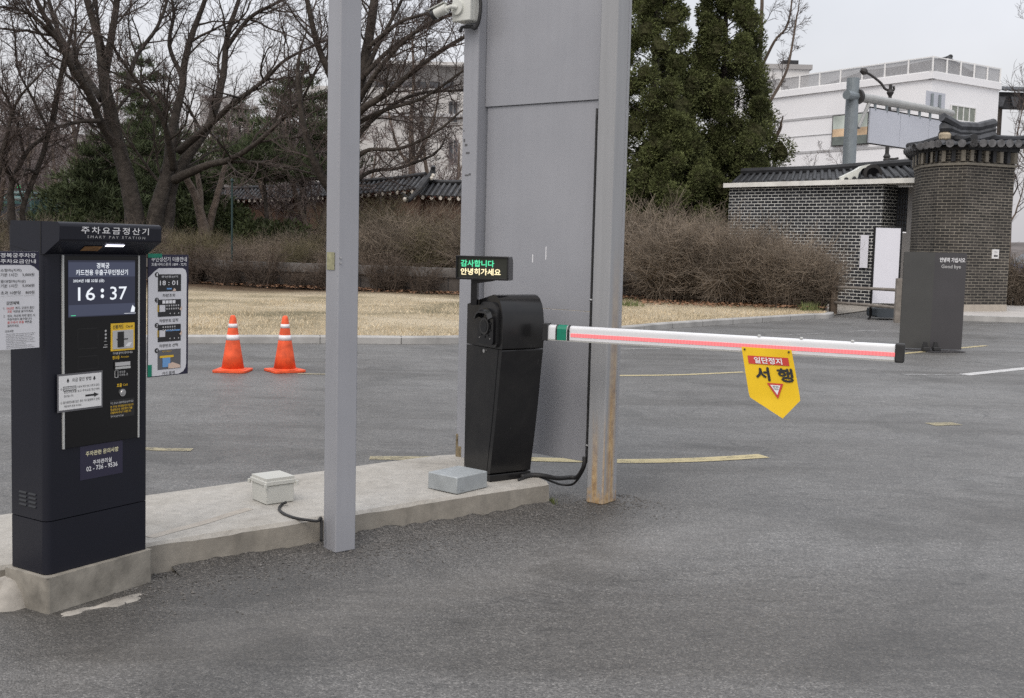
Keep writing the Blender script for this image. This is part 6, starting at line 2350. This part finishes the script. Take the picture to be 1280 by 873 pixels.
def pine(label, px, d, h, rx, seed, z0=1.6, tiers=9, per=8, size=.32, mat='pine', name='pine_tree', group=None, loc=None):
    r = random.Random(seed)
    b = at(px, 300, d) if loc is None else Vector(loc)
    o = thing(name, label, 'tree', (b.x, b.y, 0), 0, group)
    mb = MB()
    mb.tube([(0, 0, 0), (.1, 0, h * .35), (-.08, .1, h * .7), (0, 0, h)], [.17 * h / 8, .14 * h / 8, .09 * h / 8, .02], 8, 'bark')
    mb.build('trunk', o, smooth=True)
    mb = MB()
    for t in range(tiers):
        f = t / (tiers - 1)
        z = z0 + (h - z0) * f
        rad = rx * (1 - f) ** .75 * (.75 + .5 * math.sin(2.1 * f + .5)) + .2
        n = max(3, int(per * (1 - .5 * f)))
        for k in range(n):
            a = 6.28 * (k + r.random()) / n
            L_ = rad * r.uniform(.65, 1.1)
            tip = Vector((math.cos(a) * L_, math.sin(a) * L_, z + L_ * r.uniform(-.05, .22)))
            root = Vector((0, 0, z - L_ * .12))
            mb.tube([root, root.lerp(tip, .6) - Vector((0, 0, .05)), tip], [.035, .022, .01], 4, 'bark', cap=False)
            m = int(46 * L_)
            for j in range(m):
                s = r.uniform(.3, 1.05)
                p = root.lerp(tip, s) + Vector((r.gauss(0, .22 * L_ * .5 + .1), r.gauss(0, .22 * L_ * .5 + .1), r.gauss(.05, .09)))
                spray_mesh(mb, p, Vector((math.cos(a) * .5, math.sin(a) * .5, .9)), size, mat, r, 5, .13)
    mb.build('crown', o)
    return o
pine('broad dark pine with layered boughs left of the big tree', 122, 44, 5.0, 2.1, 201, 1.0, 9, 11)
pine('pine standing directly behind the big tree stems', 195, 50, 7.2, 2.6, 202, 1.4)
pine('tall narrow pine whose tip shows through the big tree', 178, 56, 10.5, 2.2, 203, 2.0, 12)
pine('spreading pine right of the big tree under its low limb', 238, 47, 5.4, 1.7, 204, 1.2)
pine('pine with thin trunk before the tiled palace wall', 331, 46, 5.6, 1.9, 205, 4.0, 5)
pine('tall pine just left of the grey post', 376, 50, 8.8, 2.5, 206, 4.2, 8)
pine('small pine half hidden by the lower left shrubs', -70, 52, 4.6, 2.4, 207, 1.0, 8)
pine('dark pine left of the post behind the palace wall', 300, 66, 9.2, 2.4, 208, 4.6, 8)

# dark evergreen bushes below the trees
def bush(label, px, d, h, rx, seed, mat='laurel', group=None):
    r = random.Random(seed)
    b = at(px, 300, d)
    o = thing('evergreen_bush', label, 'bush', (b.x, b.y, 0.1), 0, group)
    mb = MB()
    for k in range(6):
        a = 6.28 * k / 6
        mb.tube([(0, 0, 0), (math.cos(a) * rx * .4, math.sin(a) * rx * .4, h * .5), (math.cos(a) * rx * .7, math.sin(a) * rx * .7, h * .8)], [.04, .03, .01], 4, 'bark', cap=False)
    mb.build('stems', o)
    mb = MB()
    lobes = [(Vector((r.uniform(-.6, .6) * rx, r.uniform(-.6, .6) * rx, h * r.uniform(.35, .8))), rx * r.uniform(.35, .55)) for _ in range(12)]
    for c, lr in lobes:
        for j in range(320):
            v = Vector((r.gauss(0, 1), r.gauss(0, 1), r.gauss(0, 1)))
            if v.length < .01:
                continue
            v.normalize()
            p = c + Vector((v.x, v.y, v.z * .85)) * (lr * r.random() ** .3)
            if p.z < .05:
                continue
            spray_mesh(mb, p, v + Vector((0, 0, .4)), .15, mat, r, 2, .45)
    mb.build('foliage', o)
    return o
bush('dark evergreen bush behind the pay station hood', 212, 41, 2.6, 1.8, 301)
bush('dark evergreen bush below the leaning stems right of the big tree', 262, 42, 2.8, 1.7, 302)
bush('green bush in front of the tiled palace wall', 330, 40, 1.8, 1.6, 303, 'laurel')
bush('small green bush between lamp pole and grey post', 362, 39, 1.7, 1.4, 304)
bush('low green bush at the far left under the pines', 118, 40, 2.0, 1.9, 305)

# the leaning twin stems right of the big tree
T = Tree(88, 'twig', 'bark_pale')
for pts, n, ln in [
    ([(255, 345, 10), (256, 300, 9), (252, 275, 7), (244, 245, 5.5), (233, 222, 4.5), (228, 200, 3.5)], 5, 1.2),
    ([(258, 300, 6, .3), (266, 265, 5, .3), (274, 235, 4, .5), (282, 205, 3, .8)], 5, 1.2),
    ([(250, 270, 5), (250, 240, 4, .5), (246, 215, 3, .8)], 4, 1.2),
]:
    P, RR = trace(pts, 40, 1)
    S, RR2 = T.limb(P, RR, 8)
    T.sprout(S, RR2, 1, ln, n=n, t0=.4)
T.done('bare_tree', 'short forked grey trunk standing right of the big tree', base=tuple(at(255, 345, 40).xy) + (.1,))

# ================================================================== BARE SHRUBS
def shrub_proto(seed, h, spread, stems, mat, lean=0):
    r = random.Random(seed)
    A, B = MB(), MB()
    for i in range(stems):
        a = r.uniform(0, 6.28)
        b0 = Vector((math.cos(a), math.sin(a), 0)) * (spread * .42 * r.random() ** .5)
        az = a + r.gauss(0, .8)
        hh = h * r.uniform(.45, 1.05)
        out = spread * r.uniform(.15, .85)
        pts = []
        droop = r.uniform(0, .35)
        n = 5
        w = Vector((r.gauss(0, .06), r.gauss(0, .06), 0))
        for k in range(n + 1):
            t = k / n
            pts.append(b0 + Vector((math.cos(az), math.sin(az), 0)) * (out * t ** 1.5) + Vector((0, 0, hh * (t - droop * t * t * t))) + w * math.sin(t * 5 + i))
        r0 = r.uniform(.006, .013)
        A.tube(pts, [r0, r0 * .9, r0 * .75, r0 * .6, r0 * .45, r0 * .3], 3, 'shrub_stem' if i % 3 == 0 else mat, cap=False)
        for k in range(18):
            t = r.uniform(.15, 1.0)
            f = t * n; q = min(n - 1, int(f)); p = pts[q].lerp(pts[q + 1], f - q)
            tan = (pts[q + 1] - pts[q]).normalized()
            d = (tan * .45 + Vector((r.gauss(0, .75), r.gauss(0, .75), r.gauss(.05, .6)))).normalized()
            l = h * r.uniform(.10, .28)
            p2 = p + d * l * .5 + Vector((r.gauss(0, .02), r.gauss(0, .02), 0))
            d2 = (d + Vector((r.gauss(0, .35), r.gauss(0, .35), r.gauss(.1, .3)))).normalized()
            B.tube([p, p2, p2 + d2 * l * .6], [.0048, .004, .003], 3, mat, cap=False)
    return A, B
def shrub(label, seed, h, spread, stems, mat, group, x, y, z=.1):
    A, B = shrub_proto(seed, h, spread, stems, mat)
    o = thing('bare_shrub', label, 'shrub', (x, y, z), 0, group)
    A.build('stems', o)
    B.build('twigs', o)
    return o
front = shrub('bare twiggy shrub of the brown hedge on the right side of the lawn', 401, 2.5, 1.35, 300, 'shrub_twig', 'bare shrubs of the right hedge', 0, 0)
front2 = shrub('bare twiggy shrub of the brown hedge on the right side of the lawn', 402, 2.3, 1.3, 300, 'shrub_twig', 'bare shrubs of the right hedge', 0, 0)
fs = [(735, 32.8, 1.12), (785, 32.4, 1.10), (838, 28.2, .92), (875, 28.4, .93), (908, 27.6, .88), (948, 27.8, .84), (985, 27.0, .76), (1018, 26.8, .68), (925, 28.8, .86), (960, 28.9, .75), (822, 32.2, 1.08), (1000, 28.0, .72), (862, 32.0, 1.0)]
for i, (px, d, s) in enumerate(fs):
    src = (front, front2)[i % 2]
    o = src if i < 2 else copy_tree(src)
    p = at(px, 300, d)
    o.location = (p.x, p.y, .08)
    o.scale = (s, s, s)
    o.rotation_euler.z = rnd.uniform(0, 6.28)
back = shrub('bare brown shrub in the thicket behind the low stone wall', 411, 2.5, 1.6, 300, 'shrub_twig', 'bare shrubs behind the low wall', 0, 0)
back2 = shrub('bare brown shrub in the thicket behind the low stone wall', 412, 2.7, 1.6, 300, 'shrub_olive', 'bare shrubs behind the low wall', 0, 0)
k = 0
for row, (dd, step, s0) in enumerate(((1.4, 46, .88), (3.2, 56, 1.0), (5.6, 70, 1.05))):
    px = -60 + row * 17
    while px < 800:
        d = 34.5 - (px - 240) * .0062 + dd if px > 240 else 34.5 + dd
        d = min(d, 38)
        src = (back, back2, back)[k % 3] if px < 460 else (back2, back)[k % 2]
        o = src if k < 2 else copy_tree(src)
        if k == 2:
            pass
        p = at(px, 300, d)
        s = s0 * rnd.uniform(.78, 1.12) * (.92 if px > 430 else .66)
        o.location = (p.x, p.y, .08)
        o.scale = (s, s, s * rnd.uniform(.9, 1.1))
        o.rotation_euler.z = rnd.uniform(0, 6.28)
        px += step * rnd.uniform(.8, 1.2)
        k += 1
# sparse young shoots leaning over the front of the low wall
low = shrub('sparse bare shoots hanging in front of the low stone wall', 415, 1.25, .8, 46, 'shrub_stem', 'bare shoots before the low wall', 0, 0)
px = 236
k = 0
while px < 800:
    o = low if k == 0 else copy_tree(low)
    t_ = None
    b = at(px, 300, 31.2)
    yw = min(WP, key=lambda q: abs(q.x / q.y - b.x / b.y))
    o.location = (yw.x + rnd.uniform(-.2, .2), yw.y - rnd.uniform(.25, .5), .1)
    s = rnd.uniform(.6, 1.1)
    o.scale = (s, s, s * rnd.uniform(.8, 1.1))
    o.rotation_euler.z = rnd.uniform(0, 6.28)
    px += rnd.uniform(22, 44)
    k += 1
# dry reeds by the far left shrubs and shrub beside the right edge tree
e = shrub('dry upright shrub at the foot of the right edge tree', 421, 1.6, .7, 150, 'shrub_twig', None, *at(1276, 300, 31).xy, .1)

# ================================================================== LITTER, GRASS, PEBBLES
r = random.Random(77)
mb = MB()
for i in range(5200):
    t = r.random()
    k = t * (len(WP) - 1); q = int(k)
    p = WP[q].lerp(WP[q + 1], k - q)
    y = p.y - abs(r.gauss(0, .42)) - .02
    x = p.x + r.uniform(-.1, .1)
    if i % 5 == 0:
        pp = at(r.uniform(800, 1040), 300, r.uniform(25.8, 28))
        x, y = pp.x, pp.y
    z = .16 + r.uniform(0, .05)
    s = r.uniform(.025, .055)
    a = r.uniform(0, 6.28); tl = r.uniform(-.5, .5)
    u = Vector((math.cos(a), math.sin(a), tl)) * s
    v = Vector((-math.sin(a), math.cos(a), r.uniform(-.5, .5))) * s * .6
    c = Vector((x, y, z))
    mb.add([c - u, c - v, c + u, c + v], [(0, 1, 2, 3)], 'dead_leaf')
kind(mb.build('fallen_leaves'), 'stuff')
mb = MB()
kk = K3
for i in range(26000):
    q = r.randrange(8, len(kk) - 2)
    p = kk[q].lerp(kk[q + 1], r.random())
    dd = r.random() ** 1.6 * 9
    x, y = p.x, p.y + dd
    if x < -11:
        continue
    s = r.uniform(.03, .075)
    a = r.uniform(0, 6.28)
    z = .078 + min(dd, 8) * .006
    b = Vector((x, y, z))
    w = Vector((math.cos(a), math.sin(a), 0)) * .006
    mb.add([b - w, b + w, b + Vector((r.gauss(0, .03), r.gauss(0, .03), s))], [(0, 1, 2)], 'straw')
kind(mb.build('dry_grass'), 'stuff')
mb = MB()
for (px, py_, n, rr, hh, zz) in ((787, 384, 110, .30, .22, .1), (1012, 389, 120, .25, .26, .1), (689, 630, 60, .03, .05, 0)):
    c = G(px, py_, zz)
    for i in range(n):
        b = c + Vector((r.gauss(0, rr * .5), r.gauss(0, rr * .5), 0))
        w = Vector((r.uniform(-1, 1), r.uniform(-1, 1), 0)).normalized() * (.012 if rr > .1 else .003)
        mb.add([b - w, b + w, b + Vector((r.gauss(0, rr * .3), r.gauss(0, rr * .3), hh * r.uniform(.4, 1)))], [(0, 1, 2)], 'green_blade')
kind(mb.build('weeds'), 'stuff')
mb = MB()
fd = (Vector((.236, 6.503)) - Vector((-1.631, 4.98)))
for i in range(2600):
    t = r.uniform(-.1, 1.25)
    off = abs(r.gauss(0, .22)) + .02
    p = Vector((-1.631, 4.98)) + fd * t + nv * off
    s = r.uniform(.003, .008) * (1.5 if r.random() < .05 else 1)
    vs = []
    for (a, b, c) in ((1, 0, 0), (-1, 0, 0), (0, 1, 0), (0, -1, 0), (0, 0, 1)):
        vs.append((p.x + s * (a + r.uniform(-.3, .3)), p.y + s * (b + r.uniform(-.3, .3)), max(0, s * (c * .8 + .2))))
    mb.add(vs, [(0, 2, 4), (2, 1, 4), (1, 3, 4), (3, 0, 4)], 'pebble')
kind(mb.build('gravel'), 'stuff')

# ================================================================== LIGHT, SKY, CAMERA
SUN_EL, SUN_AZ = R(52), R(200)
w = bpy.data.worlds.new('World')
scene.world = w
w.use_nodes = True
nt = w.node_tree
nt.nodes.clear()
out = nt.nodes.new('ShaderNodeOutputWorld')
sky = nt.nodes.new('ShaderNodeTexSky')
sky.sky_type = 'NISHITA'
sky.sun_disc = False
sky.sun_elevation = SUN_EL
sky.sun_rotation = SUN_AZ
sky.dust_density = 6
sky.air_density = 1.5
b1 = nt.nodes.new('ShaderNodeBackground'); b1.inputs[1].default_value = 0.05
L(nt, sky.outputs[0], b1.inputs[0])
tc = nt.nodes.new('ShaderNodeTexCoord')
sx = nt.nodes.new('ShaderNodeSeparateXYZ'); L(nt, tc.outputs['Generated'], sx.inputs[0])
g1 = ramp(nt, sx.outputs[2], [(0.0, (0.59, 0.575, 0.60)), (0.18, (0.61, 0.60, 0.635)), (0.5, (0.88, 0.89, 0.92)), (1.0, (1.30, 1.30, 1.32))])
mpc = nt.nodes.new('ShaderNodeMapping'); mpc.inputs['Scale'].default_value = (1.2, 1.2, 3.5)
L(nt, tc.outputs['Generated'], mpc.inputs[0])
cl = ramp(nt, noise(nt, mpc.outputs[0], 1.5, 5, 0.5, .4), [(0.3, 0.84), (0.7, 1.10)])
skyc = mix(nt, 1.0, g1.outputs[0], cl.outputs[0], 'MULTIPLY')
b2 = nt.nodes.new('ShaderNodeBackground'); b2.inputs[1].default_value = 1.0
L(nt, skyc, b2.inputs[0])
ad = nt.nodes.new('ShaderNodeAddShader')
L(nt, b1.outputs[0], ad.inputs[0]); L(nt, b2.outputs[0], ad.inputs[1])
L(nt, ad.outputs[0], out.inputs[0])
sun = bpy.data.lights.new('sun', 'SUN')
sun.energy = 0.7
sun.angle = R(25)
sun.color = (1.0, 0.97, 0.93)
so = bpy.data.objects.new('sun', sun)
col.objects.link(so)
sd = Vector((math.sin(SUN_AZ) * math.cos(SUN_EL), math.cos(SUN_AZ) * math.cos(SUN_EL), math.sin(SUN_EL)))
so.rotation_euler = sd.to_track_quat('Z', 'Y').to_euler()

cd = bpy.data.cameras.new('camera')
cd.sensor_fit = 'HORIZONTAL'
cd.sensor_width = 36
cd.lens = F_PX / 1280 * 36
cd.shift_y = -10 / 1280
cd.clip_start = 0.05
cd.clip_end = 3000
co = bpy.data.objects.new('camera', cd)
co.matrix_world = Matrix.Translation(CAMPOS) @ CAMROT.to_4x4()
col.objects.link(co)
scene.camera = co
scene.view_settings.view_transform = 'Standard'
scene.view_settings.look = 'None'
scene.view_settings.exposure = 0.06
scene.view_settings.gamma = 1.0
scene.render.engine = 'CYCLES'
scene.cycles.use_denoising = False
scene.cycles.use_adaptive_sampling = False
scene.cycles.max_bounces = 6
scene.cycles.transparent_max_bounces = 8
